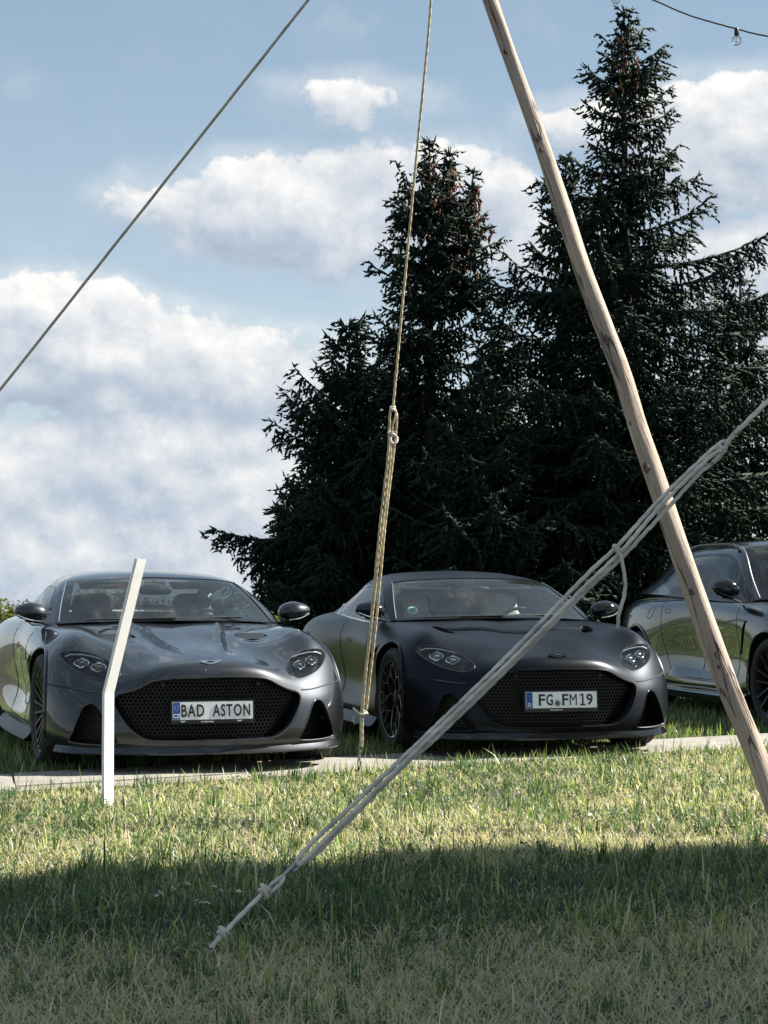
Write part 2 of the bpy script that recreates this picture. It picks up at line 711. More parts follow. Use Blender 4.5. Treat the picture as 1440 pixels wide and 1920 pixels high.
def spruce(px, top_px, depth, profile, seed, label, leaders=None, cones=0, dens=1.0, low=.25, lop=0.0, light=0.0):
    """px: pixel column of the trunk, top_px: pixel row of the tip; profile: [(metres below the tip, reach)]"""
    r_ = np.random.default_rng(seed)
    base = at(px, 1100, depth)
    H = at(px, top_px, depth).z
    root = empty('spruce_tree', (base.x, depth, 0))
    tag(root, label, 'tree', 'spruces behind the parked cars')
    pd, pr = [p[0] for p in profile], [p[1] for p in profile]
    tips = [(0.0, 0.0, H)] + (leaders or [])
    bz, baz, bl, bx, by, sl = [], [], [], [], [], []
    for k, (dx, dy, h) in enumerate(tips):
        z = h - .14
        while z > (low if k == 0 else h - 2.4):
            down = h - z
            reach = np.interp(down, pd, pr) * (1.0 if k == 0 else .55)
            nb = r_.integers(3, 6) if down < 1.0 else r_.integers(4, 7)
            a0 = r_.random() * 6.28
            for q in range(nb):
                az = a0 + q * 6.283 / nb + r_.normal() * .25
                f = 1.0 + lop * math.cos(az)
                ln = reach * f * (r_.uniform(.45, .92) if r_.random() > .22 else r_.uniform(.92, 1.18))
                bz.append(z + r_.uniform(-.06, .06))
                baz.append(az)
                bl.append(max(.08, ln))
                t = np.clip((h - z) / h, 0, 1)
                bx.append(dx * (1 - t) ** .6)
                by.append(dy * (1 - t) ** .6)
                # steep near the tip, level in the middle, drooping low down
                sl.append(np.interp(down, [0, .7, 1.6, 3, 5, 9], [.95, .62, .30, .08, -.10, -.25]) + r_.normal() * .09)
            z -= (.20 + .10 * r_.random()) * (0.8 if down < 1.5 else 1.15) / math.sqrt(dens)
    bz, baz, bl, bx, by, sl = map(np.array, (bz, baz, bl, bx, by, sl))
    P, D, L, RR, TN = [], [], [], [], []
    limb = MB()
    for k in range(len(bz)):
        ca, sa = math.cos(baz[k]), math.sin(baz[k])
        out = np.array([ca, sa, 0.0])
        lat = np.array([-sa, ca, 0.0])
        ln = bl[k]
        up = (.24 if bl[k] < 1.3 else .13) if bl[k] > .8 else .12

        def axis(t):
            t = np.asarray(t)[:, None]
            return np.array([bx[k], by[k], bz[k]]) + out * (ln * t) + np.array([0, 0, 1.0]) * ln * (sl[k] * t - .22 * t * (1 - t) * min(1, ln) + up * t ** 3 * .8)
        # main axis shoots
        n1 = max(3, int(ln / .05))
        t1 = (np.arange(n1) + r_.random(n1)) / n1
        p1 = axis(t1)
        d1 = unit(axis(np.minimum(t1 + .05, 1.05)) - axis(t1 - .0))
        P.append(p1)
        D.append(unit(d1 + r_.normal(size=d1.shape) * .22 + np.array([0, 0, .15])))
        L.append(r_.uniform(.09, .16, n1))
        RR.append(np.full(n1, .026))
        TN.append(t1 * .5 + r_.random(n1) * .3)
        # secondary twigs
        ns = max(3, int(ln / .040 * dens))
        ts = .03 + .97 * (np.arange(ns) + r_.random(ns)) / ns
        side_ = np.where(np.arange(ns) % 2 == 0, 1.0, -1.0)
        l2 = np.clip(ln * .42 * (1.02 - ts) ** .60 + .10, .10, .70) * r_.uniform(.6, 1.3, ns)
        ps = axis(ts)
        dr = unit(out[None] * r_.uniform(.45, .95, (ns, 1)) + lat[None] * (side_ * r_.uniform(.5, 1.0, ns))[:, None] + np.array([0, 0, 1.0]) * (r_.normal(size=(ns, 1)) * .22 - .18 + .25 * (ln < .5)))
        # curtains: some twigs hang straight down from the bigger limbs
        hang = (r_.random(ns) < (.46 if ln > .9 else .20)) & (ts < .95)
        dr = np.where(hang[:, None], unit(dr * .30 + np.array([0, 0, -1.0])), dr)
        l2 = np.where(hang, np.clip(l2 * .9, .12, .50), l2)
        cnt = np.maximum(2, (l2 / .046).astype(int))
        idx = np.repeat(np.arange(ns), cnt)
        tt = np.concatenate([(np.arange(c) + r_.random(c)) / c for c in cnt])
        m = len(idx)
        sag = np.array([0, 0, -1.0]) * (l2[idx] * tt ** 2 * .22)[:, None]
        pp = ps[idx] + dr[idx] * (l2[idx] * tt)[:, None] + sag
        jit = r_.normal(size=(m, 3))
        dd = unit(dr[idx] * .85 + jit * .36 + np.array([0, 0, -.14]))
        P.append(pp)
        D.append(dd)
        L.append(r_.uniform(.08, .16, m) * (1.0 - .25 * tt))
        RR.append(r_.uniform(.019, .033, m))
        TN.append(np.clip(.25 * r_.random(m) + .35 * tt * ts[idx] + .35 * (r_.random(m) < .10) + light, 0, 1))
        if ln > .35:
            limb.tube(axis(np.linspace(0, .9, 6)).tolist(), np.linspace(.012 + ln * .011, .005, 6).tolist(), 3, caps=False)
    P, D, L, RR, TN = map(np.concatenate, (P, D, L, RR, TN))
    V, F = spikes(P, D, L, RR, r_)
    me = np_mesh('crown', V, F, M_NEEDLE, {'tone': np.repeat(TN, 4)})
    cr = link('crown', me, root)
    cr['kind'] = 'stuff'
    tr = MB()
    tr.tube([(0, 0, -.1), (0.01, 0, H * .35), (-.01, 0, H * .7), (0, 0, H)], [.045 + H * .016, .03 + H * .011, .012 + H * .005, .008], 10)
    tr.build('trunk', M_BARK, root)
    for (dx, dy, h) in (leaders or []):
        t2 = MB()
        t2.tube([(0, 0, h - 2.6), (dx * .7, dy * .7, h - 1.6), (dx, dy, h)], [.03, .02, .008], 6)
        t2.build('leader', M_BARK, root)
    limb.build('branch', M_BARK, root, smooth=False, fix=False)['kind'] = 'stuff'
    if cones:
        cb, cl = [], []
        for (dx, dy, h) in tips:
            n = cones // len(tips)
            z = h - .35 - r_.gamma(1.6, .55, n)
            rr = np.interp(h - z, pd, pr) * .55 * np.sqrt(r_.random(n))
            a = r_.random(n) * 6.28
            cb.append(np.stack([dx + rr * np.cos(a), dy + rr * np.sin(a), z + .1], 1))
        cb = np.concatenate(cb)
        mb = MB()
        for c in cb:
            ln = r_.uniform(.09, .14)
            tilt = r_.normal(size=2) * .012
            mb.tube([c, c + np.array([tilt[0], tilt[1], -ln * .25]), c + np.array([tilt[0] * 2, tilt[1] * 2, -ln * .7]), c + np.array([tilt[0] * 2, tilt[1] * 2, -ln])], [.006, .019, .017, .004], 6, caps=False)
        mb.build('cones', M_CONE, root, fix=False)['kind'] = 'stuff'
    return len(F)


NT_ = 0
NT_ += spruce(1176, 18, 31, [(0, .08), (.5, .34), (1.2, .66), (2.2, 1.10), (3.3, 1.70), (4.6, 2.35), (7, 2.9), (10, 3.0)], 21, 'tallest spruce with a slender pointed tip, at the right behind the pole', cones=120, lop=.12)
NT_ += spruce(1064, 292, 33, [(0, .10), (.6, .42), (1.5, .85), (3, 1.35), (5, 1.9), (8, 2.4)], 33, 'spruce just left of the tallest one, half hidden behind the leaning pole', cones=0)
NT_ += spruce(806, 262, 32, [(0, .08), (.5, .19), (.9, .36), (1.25, .92), (2.1, 1.12), (3.0, 1.15), (4.5, 1.5), (6.5, 2.2), (8.5, 2.5)], 45, 'broad spruce with three cone-laden tips behind the middle guy rope', leaders=[(.36, .1, at(842, 272, 32).z), (.74, -.1, at(886, 318, 32).z)], cones=330)
NT_ += spruce(655, 598, 31, [(0, .10), (.5, .38), (.9, .62), (1.6, 1.0), (2.4, 1.50), (3.2, 1.78), (4.2, 1.72), (6, 1.7)], 57, 'shorter spruce at the left end of the row, long low branches', lop=-.10, low=.1, dens=1.45)
NT_ += spruce(945, 545, 35, [(0, .10), (.8, .55), (2, 1.0), (4, 1.6), (7, 2.1)], 63, 'dark spruce in the second row between the broad one and the pole')
NT_ += spruce(742, 610, 35, [(0, .10), (.8, .55), (2, 1.1), (4, 1.8), (6, 2.1)], 71, 'dark spruce in the second row behind the middle guy rope')
NT_ += spruce(1392, 478, 36, [(0, .10), (.7, .40), (1.5, .75), (3, 1.3), (5, 1.9), (7, 2.2)], 83, 'spruce at the right edge behind the tall car', leaders=[(-.35, 0, at(1352, 486, 36).z)], light=.08)
NT_ += spruce(1290, 640, 35, [(0, .10), (.8, .5), (2, 1.1), (4, 1.7), (6, 2.2)], 91, 'low spruce filling the gap beside the tall car, right of the pole', light=.05)
NT_ += spruce(560, 900, 34, [(0, .12), (.5, .55), (1.2, 0.95), (2.2, 1.15), (3.0, 1.15)], 97, 'smallest dark spruce low down behind the gap between the two coupes', low=.05, dens=1.3)
NT_ += spruce(905, 700, 29.5, [(0, .10), (.8, .7), (2, 1.3), (3.5, 1.9), (5, 2.2)], 99, 'dark spruce directly behind the middle coupe', low=.05)


# ------------------------------------------------------------------ shrubs
def leaf_mat(name, c0, c1):
    m = bpy.data.materials.new(name)
    m.use_nodes = True
    t = m.node_tree
    t.nodes.clear()
    N = NT(t)
    a = N.node('ShaderNodeAttribute', attribute_name='tone')
    c = N.ramp(a.outputs['Fac'], [(0, c0), (1, c1)])
    d = N.node('ShaderNodeBsdfDiffuse')
    tr = N.node('ShaderNodeBsdfTranslucent')
    N.put(d.inputs[0], c)
    N.put(tr.inputs[0], c)
    mx = N.node('ShaderNodeMixShader')
    mx.inputs[0].default_value = .35
    t.links.new(d.outputs[0], mx.inputs[1])
    t.links.new(tr.outputs[0], mx.inputs[2])
    o = N.node('ShaderNodeOutputMaterial')
    t.links.new(mx.outputs[0], o.inputs[0])
    return m


M_LEAF = leaf_mat('shrub_leaf', (0.05, 0.075, 0.02), (0.16, 0.18, 0.055))


def shrub(px, top_px, depth, w, label, seed, n=1600, leaf=.05):
    r_ = np.random.default_rng(seed)
    b = at(px, 1100, depth)
    h = at(px, top_px, depth).z
    root = empty('shrub', (b.x, depth, float(ground_z(np.array([b.x]), np.array([depth]))[0])))
    tag(root, label, 'shrub', 'shrubs beyond the cars')
    # several leafy stems
    ns = 26
    sx, sy = r_.normal(size=ns) * w * .32, r_.normal(size=ns) * w * .25
    sh = h * r_.uniform(.6, 1.02, ns) * (1 - .25 * np.abs(sx) / w)
    k = r_.integers(0, ns, n)
    t = r_.random(n) ** .6
    P = np.stack([sx[k] * (.5 + .6 * t) + r_.normal(size=n) * .10 * w * .6, sy[k] * (.5 + .6 * t) + r_.normal(size=n) * .10 * w * .6, sh[k] * t], 1)
    a = unit(r_.normal(size=(n, 3)) + np.array([0, 0, .4]))
    u = unit(np.cross(a, r_.normal(size=(n, 3))))
    s = leaf * r_.uniform(.6, 1.3, n)[:, None]
    V = np.stack([P - a * s, P + u * s * .45, P + a * s, P - u * s * .45], 1).reshape(-1, 3)
    F = np.arange(n)[:, None] * 4 + np.arange(4)[None]
    me = np_mesh('foliage', V, F, M_LEAF, {'tone': np.repeat(r_.random(n) * .7 + .3 * t, 4)})
    link('foliage', me, root)['kind'] = 'stuff'
    st = MB()
    for i in range(ns):
        st.tube([(sx[i] * .3, sy[i] * .3, 0), (sx[i] * .7, sy[i] * .7, sh[i] * .5), (sx[i] * 1.05, sy[i] * 1.05, sh[i] * .95)], [.02, .012, .004], 4, caps=False)
    st.build('stems', M_BARK, root, fix=False)['kind'] = 'stuff'


shrub(8, 1117, 40, 1.2, 'low green shrub at the left edge beyond the grey coupe', 3)
shrub(-70, 1120, 43, 1.6, 'low shrub past the left edge of the picture', 4)
shrub(212, 1094, 42, 1.5, 'leafy shrub seen through the rear window of the grey coupe', 5, 2200)
shrub(330, 1112, 44, 1.4, 'low shrub behind the roof of the grey coupe', 6)
shrub(420, 1108, 43, 1.3, 'low shrub seen between the grey coupe and its door mirror', 7)
shrub(497, 1116, 27, .55, 'yellow-green bush beside the grey coupe mirror, in front of the spruces', 8, 1300, .035)

# ------------------------------------------------------------------ car materials
def paint(name, base, rough, coat, coat_rough=0.03, metal=0.85, fleck=0.10, dirt=0.0):
    m = mat(name, base, rough, metal)
    N, b, t = nodes_of(m)
    b.inputs['Coat Weight'].default_value = coat
    b.inputs['Coat Roughness'].default_value = coat_rough
    tc = N.node('ShaderNodeTexCoord').outputs['Object']
    fl = N.noise(tc, 900, 2, 0.6)
    c = N.mix(fl, tuple(x * (1 - fleck) for x in base), tuple(x * (1 + fleck) for x in base))
    if dirt:
        # dried splashes and insects: small pale specks, and a dusty film
        vo = N.node('ShaderNodeTexVoronoi', feature='F1')
        N.put(vo.inputs['Vector'], tc)
        vo.inputs['Scale'].default_value = 16
        sp = N.smooth(vo.outputs['Distance'], 0.06, 0.11, 1.0, 0.0)
        sel = N.math('GREATER_THAN', N.sep(vo.outputs['Color'])[0], 0.80)
        k = N.math('MULTIPLY', N.math('MULTIPLY', sp, sel), dirt)
        c = N.mix(k, c, (0.42, 0.40, 0.36))
        film = N.smooth(N.noise(tc, 7, 6, 0.65), 0.45, 0.75)
        N.put(b.inputs['Coat Roughness'], N.math('ADD', coat_rough, N.math('MULTIPLY', film, 0.12)))
        N.put(b.inputs['Metallic'], N.math('SUBTRACT', metal, N.math('MULTIPLY', k, metal)))
    N.put(b.inputs['Base Color'], c)
    N.put(b.inputs['Normal'], N.bump(N.noise(tc, 320, 2, 0.5), 0.02, 0.002))
    return m


M_BLACK = add_wear(mat('black_plastic', (0.012, 0.013, 0.014), 0.45), 30, 0.3)
M_GLOSSBLACK = mat('gloss_black', (0.008, 0.009, 0.010), 0.08)
M_VOID = mat('dark_cavity', (0.006, 0.006, 0.007), 0.8)
M_SEAM = mat('panel_gap', (0.006, 0.006, 0.007), 0.7)
M_CHROME = mat('chrome', (0.75, 0.76, 0.78), 0.10, 1.0)
M_ALU = mat('machined_aluminium', (0.62, 0.63, 0.65), 0.25, 1.0)
M_RIMDARK = mat('dark_rim', (0.018, 0.019, 0.021), 0.30, 0.4)
M_TYRE = add_wear(mat('tyre_rubber', (0.020, 0.020, 0.021), 0.75), 25, 0.35, 0.1, 0.3, 90)
M_DISC = mat('brake_disc', (0.25, 0.25, 0.26), 0.35, 1.0)
M_LENS = glass_mat('lamp_lens', (0.93, 0.95, 0.96), 0.02)
M_GLASS = glass_mat('windscreen_glass', (0.82, 0.89, 0.90), 0.0, dust=0.014)
M_SIDEGLASS = glass_mat('side_glass', (0.60, 0.67, 0.69), 0.0, 1.6)
M_PLATEWHITE = add_wear(mat('plate_white', (0.82, 0.83, 0.86), 0.35), 40, 0.06)
M_PLATEBLUE = mat('plate_blue', (0.012, 0.075, 0.33), 0.4)
M_INK = mat('plate_ink', (0.008, 0.008, 0.008), 0.5)
M_WHITEPRINT = mat('white_print', (0.75, 0.75, 0.75), 0.5)
M_SEAL = mat('seal_grey', (0.20, 0.27, 0.25), 0.5)
M_GREEN = mat('sticker_green', (0.01, 0.22, 0.13), 0.5)
M_DASH = add_wear(mat('dashboard_leather', (0.014, 0.015, 0.017), 0.6), 50, 0.2)
M_TAN = add_wear(mat('brown_leather', (0.20, 0.075, 0.04), 0.5), 30, 0.2)
M_SEATDARK = add_wear(mat('dark_leather', (0.022, 0.022, 0.024), 0.55), 30, 0.2)
M_SEATCREAM = add_wear(mat('cream_leather', (0.66, 0.62, 0.55), 0.5), 30, 0.12)
M_VENT = mat('vent_metal', (0.07, 0.07, 0.075), 0.4, 0.9)
M_GRILLE = mat('grille_black', (0.004, 0.004, 0.005), 0.35)
M_AMBER = mat('amber_reflector', (0.55, 0.16, 0.03), 0.3)

# control net of the grand tourer's right-hand half seen as y > 0: stations from the nose round the corner to the tail,
# rows from the undertray edge up over the flank and the wing to the centre line
def side(x, ys, zs):
    xs = x if isinstance(x, (list, tuple)) else [x] * 11
    return [(a, b, c) for a, b, c in zip(xs, ys, zs)]


GT_NET = [
    [(.885, 0, .155), (.915, 0, .205), (.915, 0, .36), (.908, 0, .50), (.898, 0, .585), (.872, 0, .640), (.828, 0, .670), (.785, 0, .684), (.73, 0, .697), (.67, 0, .710), (.60, 0, .722)],
    [(.855, .33, .155), (.885, .34, .205), (.885, .34, .36), (.872, .34, .495), (.858, .33, .572), (.828, .318, .630), (.77, .288, .664), (.70, .25, .687), (.62, .20, .709), (.53, .12, .730), (.46, 0, .745)],
    [(.765, .60, .155), (.795, .62, .205), (.785, .615, .35), (.762, .605, .44), (.742, .588, .495), (.70, .572, .560), (.615, .535, .630), (.525, .475, .682), (.43, .375, .730), (.33, .21, .757), (.25, 0, .772)],
    [(.60, .815, .155), (.625, .842, .205), (.605, .848, .36), (.585, .838, .45), (.562, .818, .515), (.525, .776, .600), (.455, .728, .690), (.37, .672, .754), (.26, .49, .778), (.13, .26, .800), (.05, 0, .803)],
    [(.36, .925, .155), (.37, .950, .22), (.367, .963, .36), (.362, .958, .45), (.356, .945, .535), (.342, .912, .630), (.312, .855, .728), (.25, .742, .824), (.12, .54, .806), (.0, .28, .830), (-.08, 0, .828)],
    [(.0, .935, .165), (.0, .968, .25), (.0, .985, .40), (.0, .986, .50), (.0, .979, .60), (-.01, .954, .695), (-.02, .895, .780), (-.03, .742, .866), (-.09, .57, .832), (-.16, .29, .858), (-.2, 0, .851)],
    side(-.38, (.925, .950, .945, .955, .963, .948, .898, .79, .60, .29, 0), (.17, .25, .42, .55, .65, .74, .812, .870, .862, .887, .880)),
    side(-.66, (.922, .955, .922, .938, .955, .944, .905, .85, .70, .35, 0), (.18, .24, .42, .58, .68, .762, .826, .868, .885, .905, .902)),
    side(-1.0, (.915, .955, .905, .923, .943, .936, .905, .862, .70, .35, 0), (.185, .24, .40, .57, .69, .772, .836, .874, .885, .893, .893)),
    side(-1.45, (.915, .955, .900, .918, .935, .929, .899, .852, .70, .35, 0), (.19, .24, .40, .58, .70, .782, .846, .884, .893, .900, .900)),
    side(-1.95, (.935, .965, .935, .950, .960, .946, .900, .822, .66, .33, 0), (.19, .25, .42, .58, .70, .792, .868, .912, .920, .925, .925)),
    side(-2.45, (.945, .975, .985, .992, .990, .964, .898, .775, .60, .30, 0), (.19, .27, .42, .56, .68, .790, .876, .926, .936, .940, .940)),
    side(-2.85, (.935, .968, .980, .990, .985, .958, .890, .755, .57, .28, 0), (.19, .27, .42, .56, .68, .788, .872, .922, .938, .945, .947)),
    side(-3.30, (.88, .915, .935, .938, .928, .892, .822, .70, .50, .25, 0), (.21, .30, .44, .57, .68, .780, .850, .900, .925, .935, .938)),
    [(-3.56, .70, .25), (-3.62, .74, .32), (-3.67, .745, .46), (-3.68, .74, .58), (-3.67, .725, .69), (-3.64, .69, .78), (-3.60, .62, .845), (-3.56, .52, .90), (-3.52, .36, .935), (-3.49, .18, .945), (-3.47, 0, .948)],
    [(-3.68, 0, .27), (-3.74, 0, .33), (-3.79, 0, .47), (-3.80, 0, .59), (-3.79, 0, .70), (-3.77, 0, .79), (-3.74, 0, .855), (-3.71, 0, .90), (-3.68, 0, .93), (-3.64, 0, .945), (-3.60, 0, .95)],
]
# greenhouse: stations from the windscreen base to the tail, rows from the belt up to the centre of the roof
def gh(row_x, belt, mid, top, edge, quarter, centre):
    return [belt, mid, top, edge, quarter, centre]


GT_ROOF = [
    [(-.66, .800, .878), (-.66, .790, .883), (-.66, .780, .887), (-.655, .762, .892), (-.50, .42, .912), (-.44, 0, .917)],
    [(-1.00, .862, .872), (-.985, .815, .945), (-.975, .752, 1.010), (-.965, .708, 1.033), (-.86, .39, 1.056), (-.81, 0, 1.064)],
    [(-1.34, .858, .878), (-1.33, .780, 1.010), (-1.32, .682, 1.125), (-1.315, .632, 1.160), (-1.235, .35, 1.196), (-1.195, 0, 1.207)],
    [(-1.60, .848, .885), (-1.60, .768, 1.025), (-1.60, .660, 1.150), (-1.60, .600, 1.192), (-1.54, .33, 1.240), (-1.50, 0, 1.252)],
    [(-1.88, .838, .896), (-1.88, .762, 1.025), (-1.88, .655, 1.150), (-1.88, .592, 1.200), (-1.85, .325, 1.256), (-1.82, 0, 1.269)],
    [(-2.20, .820, .910), (-2.20, .752, 1.010), (-2.20, .650, 1.115), (-2.20, .588, 1.170), (-2.20, .32, 1.228), (-2.20, 0, 1.242)],
    [(-2.55, .790, .918), (-2.55, .730, .975), (-2.55, .640, 1.035), (-2.55, .580, 1.075), (-2.58, .31, 1.118), (-2.60, 0, 1.130)],
    [(-2.95, .740, .915), (-2.96, .690, .920), (-2.98, .620, .928), (-3.0, .560, .936), (-3.06, .30, .952), (-3.10, 0, .957)],
]

GRILLE = [(0, .590), (.20, .588), (.31, .581), (.37, .566), (.425, .537), (.49, .508), (.55, .490), (.580, .470), (.586, .440), (.563, .382), (.515, .305), (.455, .247), (.39, .216), (.30, .208), (0, .206)]
INTAKE = [(.700, .430), (.732, .428), (.760, .402), (.795, .325), (.822, .250), (.835, .205), (.80, .190), (.70, .182), (.595, .184), (.562, .200), (.585, .240), (.625, .310), (.665, .395)]
LAMP = [(.528, .606), (.55, .584), (.60, .566), (.66, .575), (.72, .594), (.775, .620), (.825, .660), (.852, .700), (.848, .724), (.80, .738), (.74, .737), (.68, .726), (.61, .700), (.555, .660), (.53, .630)]


def inside(pt, poly):
    x, y = pt
    c = False
    j = len(poly) - 1
    for i in range(len(poly)):
        xi, yi = poly[i]
        xj, yj = poly[j]
        if (yi > y) != (yj > y) and x < (xj - xi) * (y - yi) / (yj - yi) + xi:
            c = not c
        j = i
    return c


def smooth_loop(poly, n=4):
    p = [Vector((a, b, 0)) for a, b in poly]
    m = len(p)
    out = []
    for i in range(m):
        p0, p1, p2, p3 = p[i - 1], p[i], p[(i + 1) % m], p[(i + 2) % m]
        for k in range(n):
            t = k / n
            q = 0.5 * ((2 * p1) + (p2 - p0) * t + (2 * p0 - 5 * p1 + 4 * p2 - p3) * t * t + (3 * p1 - p0 - 3 * p2 + p3) * t ** 3)
            out.append((q.x, q.y))
    return out


def both(poly):
    """mirror a half outline that starts and ends at y = 0"""
    return poly + [(-a, b) for a, b in reversed(poly[1:-1])]


def half_solid(S, ii, jj, relief=None):
    """closed solid from the half surface: mirrored, floor added"""
    G = S.grid(ii, jj)
    n, m = G.shape[:2]
    G[0, :, 1] = 0
    G[-1, :, 1] = 0
    G[:, -1, 1] = 0
    if relief is not None:
        G[:, :, 2] += relief(G[:, :, 0], G[:, :, 1], G[:, :, 2])
    vs = np.concatenate([G.reshape(-1, 3), (G * np.array([1, -1, 1])).reshape(-1, 3)])
    fs = []
    o = n * m
    for i in range(n - 1):
        for j in range(m - 1):
            a, b, c, d = i * m + j, i * m + j + 1, (i + 1) * m + j + 1, (i + 1) * m + j
            fs.append((a, b, c, d))
            fs.append((o + d, o + c, o + b, o + a))
        fs.append((i * m, (i + 1) * m, o + (i + 1) * m, o + i * m))
    me = bpy.data.meshes.new('solid')
    me.from_pydata(vs.tolist(), [], fs)
    bm = bmesh.new()
    bm.from_mesh(me)
    bmesh.ops.remove_doubles(bm, verts=bm.verts, dist=1e-5)
    bmesh.ops.dissolve_degenerate(bm, edges=bm.edges, dist=1e-6)
    bmesh.ops.recalc_face_normals(bm, faces=bm.faces)
    bm.to_mesh(me)
    bm.free()
    return me


def boolean(me, cutter_mb, mats):
    me.materials.clear()
    for m in mats:
        me.materials.append(m)
    a = bpy.data.objects.new('tmp_a', me)
    cm = cutter_mb.mesh('tmp_c', mats, smooth=False)
    b = bpy.data.objects.new('tmp_b', cm)
    COL.objects.link(a)
    COL.objects.link(b)
    md = a.modifiers.new('b', 'BOOLEAN')
    md.operation = 'DIFFERENCE'
    md.object = b
    md.solver = 'EXACT'
    dg = bpy.context.evaluated_depsgraph_get()
    out = bpy.data.meshes.new_from_object(a.evaluated_get(dg), depsgraph=dg)
    bpy.data.objects.remove(a)
    bpy.data.objects.remove(b)
    bpy.data.meshes.remove(cm)
    return out


def split_mesh(me, names, fn):
    """partition faces into named meshes, keeping the shading normals of the whole"""
    me.polygons.foreach_set('use_smooth', np.ones(len(me.polygons), dtype=bool))
    me.set_sharp_from_angle(angle=R(34))
    nl = len(me.loops)
    cn = np.zeros(nl * 3, dtype=np.float32)
    me.corner_normals.foreach_get('vector', cn)
    cn = cn.reshape(-1, 3)
    co = np.zeros(len(me.vertices) * 3, dtype=np.float32)
    me.vertices.foreach_get('co', co)
    co = co.reshape(-1, 3)
    groups = {n: [] for n in names}
    for p in me.polygons:
        groups[fn(p.center, p.material_index)].append(p)
    out = {}
    for n, polys in groups.items():
        if not polys:
            continue
        idx, vs, fs, ns, mi = {}, [], [], [], []
        for p in polys:
            f = []
            for li in p.loop_indices:
                v = me.loops[li].vertex_index
                if v not in idx:
                    idx[v] = len(vs)
                    vs.append(co[v].tolist())
                f.append(idx[v])
                ns.append(cn[li].tolist())
            fs.append(f)
            mi.append(p.material_index)
        m2 = bpy.data.meshes.new(n)
        m2.from_pydata(vs, [], fs)
        for m in me.materials:
            m2.materials.append(m)
        m2.polygons.foreach_set('material_index', mi)
        m2.polygons.foreach_set('use_smooth', np.ones(len(fs), dtype=bool))
        m2.update()
        m2.normals_split_custom_set(ns)
        out[n] = m2
    return out


class Caster:
    def __init__(self, me):
        self.b = BVHTree.FromPolygons([v.co for v in me.vertices], [tuple(p.vertices) for p in me.polygons])

    def front(self, y, z, off=0.0):
        h, n, _, _ = self.b.ray_cast(Vector((3, y, z)), Vector((-1, 0, 0)))
        return None if h is None else h + n * off

    def flank(self, x, z, sgn, off=0.0):
        h, n, _, _ = self.b.ray_cast(Vector((x, 3 * sgn, z)), Vector((0, -sgn, 0)))
        return None if h is None else h + n * off

    def top(self, x, y, off=0.0):
        h, n, _, _ = self.b.ray_cast(Vector((x, y, 3)), Vector((0, 0, -1)))
        return None if h is None else h + n * off


def patch(outline, cast, step, off):
    """triangulated sheet inside a 2D outline, laid on the body by cast(u, v, off)"""
    from mathutils.geometry import delaunay_2d_cdt
    pts = [Vector(p) for p in outline]
    n = len(pts)
    us = [p.x for p in pts]
    vs_ = [p.y for p in pts]
    inner = []
    u = min(us) + step / 2
    while u < max(us):
        v = min(vs_) + step / 2
        while v < max(vs_):
            if inside((u, v), outline) and min((Vector((u, v)) - p).length for p in pts) > step * 0.4:
                inner.append(Vector((u, v)))
            v += step
        u += step
    V, E, Fc, *_ = delaunay_2d_cdt(pts + inner, [], [list(range(n))], 1, 1e-6)
    out, ok = [], []
    last = Vector((0, 0, 0))
    for p in V:
        q = cast(p.x, p.y, off)
        last = q if q is not None else last
        out.append(last)
    mb = MB()
    mb.add(out, [tuple(f) for f in Fc])
    return mb


def text_mb(txt, size, sx=1.0, bold=0.0, extrude=0.0006, space=1.0):
    """lettering as mesh vertices in the (u, v) plane, centred"""
    cu = bpy.data.curves.new('txt', 'FONT')
    cu.body = txt
    cu.size = size
    cu.extrude = extrude
    cu.offset = bold
    cu.space_character = space
    cu.align_x = 'CENTER'
    cu.align_y = 'CENTER'
    cu.resolution_u = 3
    o = bpy.data.objects.new('txt', cu)
    COL.objects.link(o)
    dg = bpy.context.evaluated_depsgraph_get()
    me = bpy.data.meshes.new_from_object(o.evaluated_get(dg))
    bpy.data.objects.remove(o)
    bpy.data.curves.remove(cu)
    vs = [(v.co.x * sx, v.co.y, v.co.z) for v in me.vertices]
    fs = [tuple(p.vertices) for p in me.polygons]
    bpy.data.meshes.remove(me)
    return vs, fs


def letters(name, txt, size, sx, frm, material, parent, bold=0.0, space=1.0, width=None, height=None):
    vs, fs = text_mb(txt, size, sx, bold, space=space)
    us = [v[0] for v in vs]
    ws = [v[1] for v in vs]
    if width:
        k, c = width / (max(us) - min(us)), (max(us) + min(us)) / 2
        vs = [((a - c) * k, b, d) for a, b, d in vs]
    if height:
        k, c = height / (max(ws) - min(ws)), (max(ws) + min(ws)) / 2
        vs = [(a, (b - c) * k, d) for a, b, d in vs]
    mb = MB()
    mb.add([frm(*p) for p in vs], fs)
    return mb.build(name, material, parent, smooth=False, fix=False)


